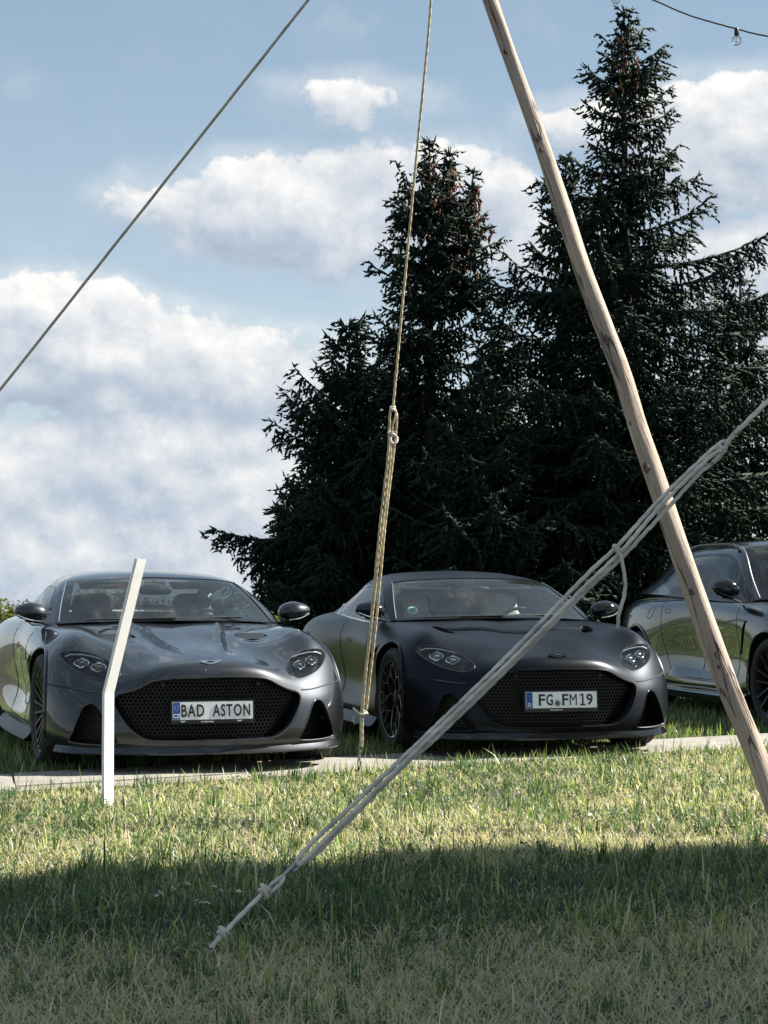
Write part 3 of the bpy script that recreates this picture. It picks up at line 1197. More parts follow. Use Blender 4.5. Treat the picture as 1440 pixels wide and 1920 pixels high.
# ------------------------------------------------------------------ car parts
def make_wheel(parent, x, sgn, r, rim_r, width, y_out, style, steer=0.0, accent=None):
    """wheel > tyre, rim, brake_disc; axle along y, outer face towards sgn"""
    w = bpy.data.objects.new('wheel', None)
    COL.objects.link(w)
    w.parent = parent
    w.empty_display_size = 0.1
    w.location = (x, sgn * (y_out - width / 2), r)
    w.rotation_euler = (random.uniform(-.1, .1) * 0, 0, steer)
    h = width / 2
    t = MB()
    prof = [(rim_r, -h * .86), (rim_r + .012, -h * .93), (rim_r + (r - rim_r) * .5, -h), (r - .022, -h * .93), (r - .004, -h * .78)]
    for g in (-.45, -.15, .15, .45):
        prof += [(r, h * (g - .12)), (r, h * (g + .10)), (r - .007, h * (g + .115)), (r - .007, h * (g + .165))]
    prof += [(r - .004, h * .78), (r - .022, h * .93), (rim_r + (r - rim_r) * .5, h), (rim_r + .012, h * .93), (rim_r, h * .86)]
    t.lathe(prof, 48)
    t.build('tyre', M_TYRE, w, angle=40)
    rm = MB()
    rm.lathe([(rim_r + .004, -h * .85), (rim_r - .012, -h * .8), (rim_r - .03, -h * .2), (rim_r - .02, h * .6), (rim_r - .012, h * .86), (rim_r + .003, h * .92), (rim_r + .009, h * .86)], 48)
    yo = sgn * h
    ac = MB()

    def bar(p, q, wid, dep, y0, y1):
        a = Vector((p[0], yo * y0, p[1]))
        b = Vector((q[0], yo * y1, q[1]))
        d = (b - a)
        dn = d.normalized()
        s = dn.cross(Vector((0, 1, 0))).normalized() * wid
        dp = Vector((0, -sgn * dep, 0))
        vs = [a - s, a + s, b + s, b - s, a - s + dp, a + s + dp, b + s + dp, b - s + dp]
        rm.add(vs, [(0, 1, 2, 3), (7, 6, 5, 4), (0, 4, 5, 1), (1, 5, 6, 2), (2, 6, 7, 3), (3, 7, 4, 0)])
        if accent is not None:
            up = Vector((0, sgn * .0025, 0))
            s2 = s * .62
            e = dn * .003
            ac.add([a - s2 + up - e, a + s2 + up - e, b + s2 + up + e, b - s2 + up + e], [(0, 1, 2, 3)])

    def pol(rr, deg):
        return (rr * math.cos(R(deg)), rr * math.sin(R(deg)))
    R0 = rim_r - .012
    if style == 'lace':
        for k in range(5):
            a = 72 * k + 90
            p0, p1 = pol(.050, a), pol(.050, a + 72)
            bar(p0, p1, .006, .03, .62, .62)
            s1 = pol(.105, a)
            bar(p0, s1, .007, .035, .62, .66)
            for s in (-1, 1):
                f1 = pol(.165, a + s * 19)
                bar(s1, f1, .006, .03, .66, .74)
                for u in (-1, 1):
                    f2 = pol(.225, a + s * 19 + u * 10)
                    bar(f1, f2, .005, .028, .74, .82)
                    bar(f2, pol(R0, a + s * 19 + u * 9), .005, .025, .82, .88)
                bar(f1, pol(.195, a + s * 36), .0045, .02, .74, .76)
            bar(pol(.225, a - 9), pol(.238, a), .0045, .02, .82, .83)
            bar(pol(.225, a + 9), pol(.238, a), .0045, .02, .82, .83)
    else:
        nsp = 10 if style == 'twin' else 7
        for k in range(nsp):
            a = 360 / nsp * k + 90
            for s in (-1, 1):
                bar(pol(.06, a + s * 7), pol(R0, a + s * (9 if style == 'twin' else 15)), .007, .035, .60, .86)
    rm.lathe([(.068, yo * .35), (.066, yo * .60), (.05, yo * .66), (.030, yo * .67), (.0, yo * .67)], 20)
    rim = rm.build('rim', M_RIMDARK, w, angle=30)
    if accent is not None and ac.v:
        ac.lathe([(rim_r - .010, yo * .905), (rim_r - .003, yo * .925)], 48)
        ac.build('machined_edge', accent, rim, smooth=False)
    b = MB()
    b.lathe([(.06, yo * .05), (.185, yo * .05), (.185, yo * -.1), (.06, yo * -.1)], 32)
    b.build('brake_disc', M_DISC, w)
    cp = MB()
    cp.box((.14, yo * .0, .10), (.08, .09, .17), Matrix.Rotation(R(35), 3, 'Y'))
    cp.build('brake_caliper', M_BLACK, w)
    return w


def make_mirror(parent, c, s, sgn, arm_to, m_paint, chrome):
    """door mirror: tapered shell, glass at the back, arm with a bright blade below"""
    mr = MB()
    n, m = 14, 20
    G = []
    for i in range(n + 1):
        u = i / n
        a = math.pi * u
        row = []
        for k in range(m):
            b = 2 * math.pi * k / m
            # along y: blunt inner end, pointed outer end
            yy = -math.cos(a)
            rr = math.sin(a) ** 0.62 * (1.0 - 0.30 * max(0, yy))
            xx = math.cos(b) * rr
            zz = math.sin(b) * rr
            xx = max(xx, -0.35)                      # flat back where the glass sits
            zz = zz * (0.85 if zz < 0 else 1.0) + 0.10 * yy
            row.append((c[0] + s[0] * xx, sgn * (c[1] + s[1] * yy), c[2] + s[2] * zz))
        row.append(row[0])
        G.append(row)
    mr.grid(G)
    o = mr.build('door_mirror', m_paint, parent, angle=50)
    ar = MB()
    ar.tube(catmull([(arm_to[0], sgn * arm_to[1], arm_to[2]), (c[0] + .01, sgn * (c[1] - s[1] * .55), c[2] - s[2] * .95), (c[0] + .01, sgn * (c[1] + s[1] * .35), c[2] - s[2] * .80)], 6), [.022] * 5 + [.018] * 4 + [.012] * 4, 8, flat=.45)
    ar.build('mirror_arm', M_BLACK, o)
    bl = MB()
    bl.tube(catmull([(c[0] + s[0] * .75, sgn * (c[1] - s[1] * .5), c[2] - s[2] * .80), (c[0] + s[0] * .85, sgn * (c[1] + s[1] * .2), c[2] - s[2] * .62), (c[0] + s[0] * .45, sgn * (c[1] + s[1] * .86), c[2] - s[2] * .22)], 6), .006, 6)
    bl.build('mirror_blade', chrome, o)
    gl = MB()
    gl.box((c[0] - s[0] * .36, sgn * c[1], c[2]), (.004, s[1] * 1.3, s[2] * 1.2))
    gl.build('mirror_glass', M_CHROME, o)
    return o


def make_seat(parent, x, y, z, w, ht, m, m2):
    st = bpy.data.objects.new('seat', None)
    COL.objects.link(st)
    st.parent = parent
    G = []
    for k, (t, wd, th, lean) in enumerate([(0, .80, .10, 0), (.12, .98, .13, -.02), (.35, 1.0, .13, -.06), (.58, .98, .12, -.11), (.70, .74, .10, -.14), (.78, .60, .09, -.15), (.90, .58, .08, -.165), (.97, .50, .065, -.17), (1.0, .30, .02, -.17)]):
        ring = []
        for a in range(20):
            an = 2 * math.pi * a / 20
            cs, sn = math.cos(an), math.sin(an)
            px = math.copysign(abs(cs) ** .55, cs) * th * .5
            py = math.copysign(abs(sn) ** .55, sn) * w * .5 * wd
            if cs > 0 and .05 < t < .6:
                px -= .035 * (1 - min(1, abs(py) / (w * .5 * wd))) ** .5
            ring.append((x + lean + px, y + py, z + t * ht))
        ring.append(ring[0])
        G.append(ring)
    b = MB()
    b.grid(G)
    b.build('backrest', m, st, angle=60)
    c = MB()
    c.box((x + .24, y, z - .02), (.5, w * .95, .14))
    c.build('cushion', m2, st)
    return st


def make_gt(name, root, P, label_bits, opt):
    """the grand tourer; P = body paint"""
    S = Surf(GT_NET, mi0=True, mi1=True, mj1=True)
    ii = np.concatenate([np.linspace(0, 7, 92)[:-1], np.linspace(7, 15, 56)])
    jj = np.concatenate([np.linspace(0, 7, 46)[:-1], np.linspace(7, 10, 46)])

    def relief(x, y, z):
        top = np.clip((z - .60) / .06, 0, 1) * np.clip((x + .46) / .06, 0, 1)
        if opt['bonnet'] == 'vents':
            # a ridge each side, running from the cowl towards the badge, with a softer fall outside it
            t = np.clip((x + .42) / 1.02, 0, 1)
            yl = .305 - .175 * t
            e = (y - yl)
            fade = np.clip((.62 - x) / .25, 0, 1)
            r_ = .016 * np.exp(-(e / .022) ** 2) - .012 * np.exp(-((e - .06) / .05) ** 2) * (e > 0)
            # scoop in front of the vent
            r_ = r_ - .020 * np.exp(-(((x - .10) / .10) ** 2 + ((y - .43) / .085) ** 2))
            return r_ * fade * top
        # horseshoe step running from vent to vent
        xl = .02 - .16 * np.clip(np.abs(y) / .52, 0, 1.4) ** 2.4
        st = np.clip((xl - x) / .035, 0, 1)
        st = st * st * (3 - 2 * st)
        side_ = np.clip((.62 - np.abs(y)) / .06, 0, 1)
        return .014 * st * side_ * top * np.clip((x + .46) / .3, 0, 1)
    solid = half_solid(S, ii, jj, relief)
    caster0 = Caster(solid)
    # --- openings
    cut = MB()
    fx = lambda u, v, w: (w, u, v)
    cut.prism(smooth_loop(both(GRILLE), 2), fx, .58, 1.2, 1)
    for sg in (1, -1):
        cut.prism([(sg * a, b) for a, b in smooth_loop(INTAKE, 3)], fx, .42, 1.1, 1)
        # lamp bay follows the corner: sheared prism, pushed in along the car's length
        lp = smooth_loop(LAMP, 3)
        fr = lambda u, v, w: (1.05 - (abs(u) - .528) * 1.05 - w, u, v)
        bay = [(sg * a, b) for a, b in lp]
        n = len(bay)
        outer = [caster0.front(u, v) + Vector((.05, 0, 0)) for u, v in bay]
        inner = [caster0.front(u, v) - Vector((.075, 0, 0)) for u, v in bay]
        cut.add(outer + inner, [tuple(range(n)), tuple(range(2 * n - 1, n - 1, -1))] + [(i, n + i, n + (i + 1) % n, (i + 1) % n) for i in range(n)], 1)
        for wx, rr in ((0, .392), (-2.805, .395)):
            ring = [(wx + rr * math.cos(2 * math.pi * k / 56), .357 + rr * math.sin(2 * math.pi * k / 56)) for k in range(56)]
            cut.prism(ring, lambda u, v, w, sg=sg: (u, sg * w, v), .60, 1.2, 1)
        # vent behind the front wheel
        vent = [(-.30, .735), (-.40, .700), (-.56, .655), (-.62, .640), (-.58, .615), (-.50, .60), (-.425, .600), (-.385, .625)]
        cut.prism([(a, b) for a, b in vent], lambda u, v, w, sg=sg: (u, sg * w, v), .89, 1.1, 1)
    if opt['bonnet'] == 'vents':
        for sg in (1, -1):
            vent = [(.040, .335), (.065, .40), (.060, .48), (.015, .545), (-.055, .545), (-.075, .47), (-.065, .36), (-.01, .33)]
            cut.prism([(a, sg * b) for a, b in smooth_loop(vent, 2)], lambda u, v, w: (u, v, w), .795, 1.1, 1)
        for sg in (1, -1):
            vb = MB()
            vb.grid([[(.050, sg * .345, .800), (.050, sg * .53, .797)], [(-.01, sg * .34, .808), (-.01, sg * .54, .806)], [(-.07, sg * .36, .836), (-.07, sg * .54, .832)]])
            vb.build('vent_blade', M_VENT, root)
    else:
        for sg in (1, -1):
            vent = [(.00, .47), (.02, .52), (-.03, .57), (-.20, .60), (-.25, .57), (-.20, .53), (-.08, .49)]
            cut.prism([(a, sg * b) for a, b in smooth_loop(vent, 2)], lambda u, v, w: (u, v, w), .80, 1.1, 1)
    # cabin
    cab = [(-.74, 0), (-.76, .45), (-.82, .70), (-1.0, .765), (-1.9, .752), (-2.3, .66), (-2.5, .55), (-2.56, .3), (-2.57, 0)]
    cut.prism(cab + [(a, -b) for a, b in reversed(cab[1:-1])], lambda u, v, w: (u, v, w), .42, 1.2, 1)
    body = boolean(solid, cut, [P, M_VOID])

    def which(c, mi):
        if mi == 1:
            return 'body'
        x, y, z = c
        ay = abs(y)
        if -1.62 < x < -.70 and ay > .84 and z > .23:
            return 'door.L' if y > 0 else 'door.R'
        seam = .60 - .075 * max(0, min(1, (ay - .28) / .3)) + .03 * max(0, min(1, (ay - .6) / .3))
        if x > -.66 and z > max(seam, .5) and (ay < .86 or z > .60) and x > -.60:
            return 'bonnet'
        return 'body'
    meshes = split_mesh(body, ['body', 'bonnet', 'door.L', 'door.R'], which)
    for k, me in meshes.items():
        link(k.split('.')[0], me, root)
    C = Caster(body)

    def on(x, y, z):            # flank point
        return C.flank(x, z, 1 if y > 0 else -1)
    # --- panel gaps
    for sg in (1, -1):
        sm = MB()
        p = S.curve(np.linspace(2.05, 4.02, 40), np.full(40, 4.05)) * np.array([1, sg, 1])
        sm.tube(p.tolist(), .0042, 6)
        sm.build('panel_gap', M_SEAM, root, angle=None)
        for path in ([(-.72, z) for z in np.linspace(.25, .86, 16)], [(-1.60 - .06 * math.sin((z - .25) * 2.5), z) for z in np.linspace(.25, .875, 16)], [(x, .245) for x in np.linspace(-.72, -1.60, 16)]):
            q = [caster0.flank(x, z, sg) for x, z in path]
            sm = MB()
            sm.tube([v for v in q if v is not None], .003, 5)
            sm.build('panel_gap', M_SEAM, root, angle=None)
    # --- rolled lips round the openings, in body colour
    lip = MB()
    go = smooth_loop(both(GRILLE), 3)
    gl = [caster0.front(u, v, -.002) for u, v in go]
    lip.tube([p for p in gl if p is not None], .0075, 8, closed=True)
    lip.build('opening_lip', P, root)
    for sg in (1, -1):
        il = [caster0.front(sg * u, v, -.001) for u, v in smooth_loop(INTAKE, 3)]
        lip = MB()
        lip.tube([p for p in il if p is not None], .0055, 8, closed=True)
        lip.build('opening_lip', P, root)
    for sg in (1, -1):
        for wx, rr in ((0, .396), (-2.805, .399)):
            pts = [caster0.flank(wx + rr * math.cos(a), .357 + rr * math.sin(a), sg, .001) for a in np.linspace(R(-22), R(202), 50)]
            al = MB()
            al.tube([p for p in pts if p is not None], .011, 8)
            al.build('arch_lip', P, root)
    # --- grille mesh: honeycomb, following the curve of the nose, set back
    def honeycomb(mb, poly, cell, depth_fn, thick, wall):
        us = [p[0] for p in poly]
        vs = [p[1] for p in poly]
        r_ = cell / math.sqrt(3)
        row = 0
        v = min(vs)
        while v < max(vs):
            u = min(us) + (cell / 2 if row % 2 else 0)
            while u < max(us):
                if inside((u, v), poly):
                    ring_o, ring_i = [], []
                    for k in range(6):
                        a = R(60 * k + 30)
                        ring_o.append((u + r_ * math.cos(a), v + r_ * math.sin(a)))
                        ring_i.append((u + r_ * (1 - wall) * math.cos(a), v + r_ * (1 - wall) * math.sin(a)))
                    pts = [(depth_fn(a, b), a, b) for a, b in ring_o] + [(depth_fn(a, b), a, b) for a, b in ring_i] + [(depth_fn(a, b) - thick, a, b) for a, b in ring_i]
                    fs = [(k, (k + 1) % 6, 6 + (k + 1) % 6, 6 + k) for k in range(6)] + [(6 + k, 6 + (k + 1) % 6, 12 + (k + 1) % 6, 12 + k) for k in range(6)]
                    mb.add(pts, fs)
                u += cell
            v += cell * math.sqrt(3) / 2
            row += 1
    gm = MB()
    honeycomb(gm, both(GRILLE), .025, lambda u, v: .865 - .36 * u * u - .03, .014, .20)
    g = gm.build('grille', M_GRILLE, root, smooth=False, fix=False)
    for sg in (1, -1):
        im = MB()
        honeycomb(im, [(sg * (.70 + (a - .70) * .97), b) for a, b in INTAKE], .020, lambda u, v: .60 - .55 * (abs(u) - .70) - .02, .010, .22)
        im.build('side_intake_mesh', M_BLACK, root, smooth=False, fix=False)
        for k in range(4):
            ln = MB()
            zz = .70 - k * .028
            xx = -.40 - k * .03
            ln.tube([(xx + .06, sg * .935, zz + .012), (xx - .09, sg * .945, zz - .02)], .006, 5)
            ln.build('vent_slat', M_BLACK, root)
    # --- two parking sensors behind the mesh and the number plate
    for sg in (1, -1):
        s_ = MB()
        s_.lathe([(.0, .846), (.011, .846), (.012, .838)], 14, axis='x', c=(0, sg * .295, .545))
        s_.build('parking_sensor', M_BLACK, root)
    # --- splitter and skirts
    sp = MB()
    base = S.curve(np.linspace(0, 3.55, 50), np.full(50, 0.6))
    prof = []
    for p in base:
        x, y, z = p
        nx, ny = (x + .2), y * 1.15
        l = math.hypot(nx, ny)
        nx, ny = nx / l, ny / l
        prof.append([(x - nx * .10, y - ny * .10, .118), (x + nx * .008, y + ny * .008, .122), (x + nx * .013, y + ny * .013, .130), (x + nx * .009, y + ny * .009, .142), (x - nx * .01, y - ny * .01, .172)])
    full = [[(a, -b, c) for a, b, c in r] for r in reversed(prof[1:])] + prof
    sp.grid(full)
    sp.build('front_splitter', opt.get('splitter', M_GLOSSBLACK), root, angle=40)
    for sg in (1, -1):
        sk = MB()
        G = []
        for x in np.linspace(-.44, -2.36, 20):
            yb = .93 + .03 * math.sin((x + .44) / -1.92 * math.pi) + .02
            G.append([(x, sg * (yb - .10), .118), (x, sg * (yb + .035), .122), (x, sg * (yb + .045), .134), (x, sg * (yb + .02), .150), (x, sg * (yb - .02), .205), (x, sg * (yb - .10), .215)])
        sk.grid(G)
        sk.build('side_skirt', opt['skirt'], root, angle=40)
    # --- head lamps: housing in the bay, two clover-shaped projector units, bright ring, clear lens flush with the wing
    for sg in (1, -1):
        lp = [(sg * a, b) for a, b in smooth_loop(LAMP, 3)]
        lens = patch(lp, caster0.front, .022, .0008)
        hl = lens.build('headlamp', M_LENS, root, angle=None)
        hs = patch([(u * .999, v) for u, v in lp], lambda u, v, off: caster0.front(u, v, 0) + Vector((-.065, -sg * .01, 0)), .05, 0)
        hs.build('housing', M_GLOSSBLACK, hl, angle=None)
        rg = MB()
        pts = [caster0.front(u, v, .0005) for u, v in lp]
        rg.tube([p for p in pts if p], .0032, 6, closed=True)
        rg.build('lens_rim', M_BLACK if opt['lamp_rim'] == 'dark' else M_CHROME, hl)
        for (yy, zz, rr) in ((.735, .667, .034), (.640, .642, .034)):
            c = caster0.front(sg * yy, zz, 0) + Vector((-.030, 0, 0))
            nrm = Vector((.86, sg * .42, .28)).normalized()
            uu = nrm.cross(Vector((0, 0, 1))).normalized()
            vv = uu.cross(nrm) * -1
            cl = []
            for k in range(48):
                a = 2 * math.pi * k / 48
                q = rr * (.78 + .26 * abs(math.cos(2 * a)) ** 1.5) * (1.25 if abs(math.cos(a)) > .7 else 1.0)
                cl.append((q * math.cos(a) * 1.05, q * math.sin(a) * .8))
            un = MB()
            un.tube([c + uu * a + vv * b for a, b in cl], .0052, 6, closed=True)
            un.build('lamp_bezel', M_CHROME, hl)
            pr = MB()
            for f, dpt in ((.0, .016), (.30, .013), (.55, .004), (.62, -.012)):
                pass
            rings = []
            for f, dpt in ((.02, .010), (.35, .008), (.60, .002), (.70, -.012)):
                rings.append([c + uu * a * f + vv * b * f + nrm * dpt for a, b in cl[::3]] )
            for r_ in rings:
                r_.append(r_[0])
            pr.grid(rings)
            pr.build('projector', opt['projector'], hl, angle=60)
        db = MB()
        da = [caster0.front(sg * y_, z_, 0) + Vector((-.022, 0, 0)) for y_, z_ in ((.60, .688), (.66, .706), (.73, .718), (.79, .718), (.825, .705))]
        db.tube(da, .0042, 6)
        db.build('daytime_light', M_WHITEPRINT, hl)
    # --- winged badge on the nose
    bd = MB()
    wing = [(0, .004), (.012, .008), (.030, .0085), (.060, .0080), (.062, .0), (.050, -.0035), (.035, -.0065), (.018, -.010), (.008, -.0125), (0, -.0125)]
    bx, bz = .826, .673
    bd.prism(both([(a * 1.03, b * 1.25) for a, b in wing]), lambda u, v, w: (bx - .75 * v + w * .5 - 1.2 * u * u, u, bz + v * .95 + w * .8), -.004, .012)
    bo = bd.build('winged_badge', opt['badge'], root, smooth=False)
    bb = MB()
    bb.box((bx + .007, 0, bz + .0105), (.006, .044, .0045), Matrix.Rotation(R(-40), 3, 'Y'))
    bb.build('badge_panel', M_BLACK, bo, smooth=False)
    for sg in (1, -1):
        for k in range(2):
            r_ = MB()
            r_.tube([(bx + .004, sg * .014, bz + .0085 - k * .007), (bx - .001, sg * (.052 - k * .008), bz + .011 - k * .006)], .0012, 4)
            r_.build('badge_feather', M_BLACK if opt['badge'] is M_CHROME else M_ALU, bo)
    if opt['bonnet'] == 'scoop':
        ed = MB()
        ys = np.linspace(-.54, .54, 40)
        q = [caster0.top(.02 - .16 * (abs(y) / .52) ** 2.4, y, .001) for y in ys]
        ed.tube(q, .0045, 6)
        ed.build('bonnet_edge', P, root)
    # --- greenhouse
    Rf = Surf(GT_ROOF, mj1=True)

    def sheet(nm, i0, i1, j0, j1, m, ni=22, nj=22, off=0.0, parent=root, sides=(1, -1), join=False):
        G = Rf.grid(np.linspace(i0, i1, ni), np.linspace(j0, j1, nj))
        if off:
            du = np.gradient(G, axis=0)
            dv = np.gradient(G, axis=1)
            nn = np.cross(du, dv)
            nn /= np.linalg.norm(nn, axis=2, keepdims=True) + 1e-9
            if nn[ni // 2, nj // 2, 2] < 0:
                nn = -nn
            G = G + nn * off
        if join:
            mb = MB()
            L = (G * np.array([1, -1, 1]))[:, ::-1]
            mb.grid(np.concatenate([G, L[:, 1:]], 1).tolist())
            return mb.build(nm, m, parent, angle=None)
        out = []
        for sg in sides:
            mb = MB()
            mb.grid((G * np.array([1, sg, 1])).tolist())
            out.append(mb.build(nm, m, parent, angle=None))
        return out
    roof = sheet('roof', 2.03, 5.35, 2.3, 5, opt['roof'], 40, 22, 0, join=True)
    ws = sheet('windscreen', 0.0, 2.03, 3.12, 5, M_GLASS, 30, 26, -.004, join=True)
    # black print round the screen
    for (i0, i1) in ((0.0, .16), (1.90, 2.03)):
        G = Rf.grid(np.linspace(i0, i1, 5), np.linspace(3.12, 5, 26)) - np.array([0, 0, .007])
        fr = MB()
        fr.grid(np.concatenate([G, (G * np.array([1, -1, 1]))[:, ::-1][:, 1:]], 1).tolist())
        fr.build('screen_border', M_GLOSSBLACK, ws, angle=None)
    for sg in (1, -1):
        G = Rf.grid(np.linspace(.16, 1.90, 16), np.linspace(3.12, 3.34, 5)) - np.array([0, 0, .007])
        fr = MB()
        fr.grid((G * np.array([1, sg, 1])).tolist())
        fr.build('screen_border', M_GLOSSBLACK, ws, angle=None)
    sheet('a_pillar', 0.0, 2.03, 2.05, 3.12, opt['pillar'], 24, 8)
    sheet('rear_window', 5.35, 6.75, 3.05, 5, M_GLASS, 20, 20, 0, join=True)
    sheet('rear_deck', 6.75, 7, 0, 5, P, 5, 26, 0)
    sheet('c_pillar', 5.35, 6.75, 2.05, 3.05, P, 16, 8)
    sheet('cant_rail', 2.03, 5.35, 1.92, 2.3, opt['roof'], 26, 4)
    # side glass and quarter light; frame strips around
    sheet('side_window', .55, 3.9, .10, 1.92, M_SIDEGLASS, 28, 10, 0)
    sheet('quarter_window', 4.0, 5.7, .10, 1.92, M_SIDEGLASS, 16, 10, 0)
    sheet('b_pillar', 3.9, 4.0, .05, 1.92, M_GLOSSBLACK, 3, 10, .001)
    sheet('c_pillar', 5.7, 6.75, .05, 1.92, P, 12, 8)
    sheet('window_frame', 1.0, 5.35, 1.92, 2.05, M_GLOSSBLACK, 20, 3, .003)
    sheet('window_sill', 0, 6.75, 0, .10, opt['trim'], 30, 3, .001)
    sheet('mirror_sail', 0.0, .55, .10, 2.05, M_GLOSSBLACK, 8, 8)
    # bright trim lines up the A pillar and round the door glass
    for sg in (1, -1):
        tr = MB()
        p = Rf.curve(np.linspace(.05, 2.03, 20), np.full(20, 3.12)) * np.array([1, sg, 1])
        tr.tube((p + np.array([0, 0, .003])).tolist(), .0042, 6)
        tr.build('pillar_trim', opt['trimline'], root)
    for sg in (1, -1):
        p = Rf.curve(np.linspace(.5, 5.75, 40), np.concatenate([np.full(34, .06), np.linspace(.06, 1.2, 6)])) * np.array([1, sg, 1])
        t2 = MB()
        t2.tube((p + np.array([0, sg * .004, .0])).tolist(), .005, 6)
        t2.build('belt_trim', opt['belt'], root)
    # --- wipers
    for (a, b) in (((-.46, -.10, .925), (-.545, .50, .930)), ((-.49, -.58, .918), (-.455, .02, .928))):
        wp = MB()
        wp.tube([a, b], .007, 5)
        wp.build('wiper', M_BLACK, root)
    # --- cabin fittings
    ds = MB()
    G = []
    for y in np.linspace(-.73, .73, 24):
        f = abs(y) / .73
        hump = .03 * math.exp(-((y - .37) / .16) ** 2)
        G.append([(-.50 - .17 * f ** 2, y, .908 - .012 * f), (-.64 - .1 * f ** 2, y, .925 + hump * .3 - .02 * f), (-.80, y, .925 + hump - .02 * f), (-.93, y, .90 + hump - .02 * f), (-.97, y, .84), (-.95, y, .70), (-.90, y, .55)])
    ds.grid(G)
    ds.build('dashboard', opt['dash'], root, angle=50)
    sw = MB()
    cc = Vector((-1.08, .37, .82))
    ax = Matrix.Rotation(R(-22), 3, 'Y')
    sw.tube([cc + ax @ Vector((0, .175 * math.cos(a), .165 * math.sin(a))) for a in np.linspace(0, 2 * math.pi, 28)[:-1]], .014, 8, closed=True)
    for a in (0, math.pi, -math.pi / 2):
        sw.tube([cc + Vector((.03, 0, 0)), cc + ax @ Vector((0, .165 * math.cos(a), .155 * math.sin(a)))], .014, 6)
    sw.tube([cc + Vector((.05, 0, -.01)), cc + Vector((.2, 0, -.05))], .05, 10)
    sw.build('steering_wheel', M_DASH, root)
    for y in (.37, -.37):
        make_seat(root, -1.52, y, .45, .50, .64, opt['seat'], opt['seat2'])
    pk = MB()
    pk.box((-2.15, 0, .70), (.42, 1.3, .40))
    pk.build('rear_shelf', opt['shelf'], root)
    rv = MB()
    rv.lathe([(0, -.115), (.02, -.113), (.032, -.09), (.034, 0), (.032, .09), (.02, .113), (0, .115)], 14, axis='y', c=(-1.13, .0, 1.115))
    rv.tube([(-1.12, 0, 1.12), (-1.18, 0, 1.19)], .012, 6)
    rv.box((-1.175, 0, 1.140), (.10, .15, .04), Matrix.Rotation(R(-24), 3, 'Y'))
    rv.build('rear_view_mirror', M_BLACK, root, angle=50)
    for y in (.33, -.33):
        hdl = MB()
        hdl.box((-1.345, y, 1.150), (.13, .36, .012), Matrix.Rotation(R(20), 3, 'Y'))
        hdl.build('sun_visor', opt['visor'], root)
    for sg in (1, -1):
        q = [caster0.flank(x, z, sg, .0005) for x, z in ((-1.29, .745), (-1.40, .747), (-1.40, .722), (-1.29, .720))]
        hd = MB()
        hd.tube(q, .003, 5, closed=True)
        hd.build('door_handle', M_SEAM, root)
    # --- wheels and mirrors
    for sg in (1, -1):
        make_wheel(root, 0, sg, .357, .272, .262, .958, opt['wheel'], opt['steer'], opt['accent'])
        make_wheel(root, -2.805, sg, .357, .272, .30, .968, opt['wheel'], 0, opt['accent'])
        make_mirror(root, (-.735, .920, .966), (.10, .110, .072), sg, (-.70, .80, .885), opt['mirror'], opt['blade'])
    # --- amber side marker in the intakes
    for sg in (1, -1):
        am = MB()
        am.box((.50, sg * .80, .30), (.02, .03, .02))
        am.build('side_marker', M_AMBER, root)
    # --- number plate
    plate(root, opt['plate'])
    # under tray, exhaust etc. stay dark
    ut = MB()
    ut.box((-1.4, 0, .165), (4.2, 1.15, .05))
    ut.build('under_tray', M_VOID, root)
    return S, C


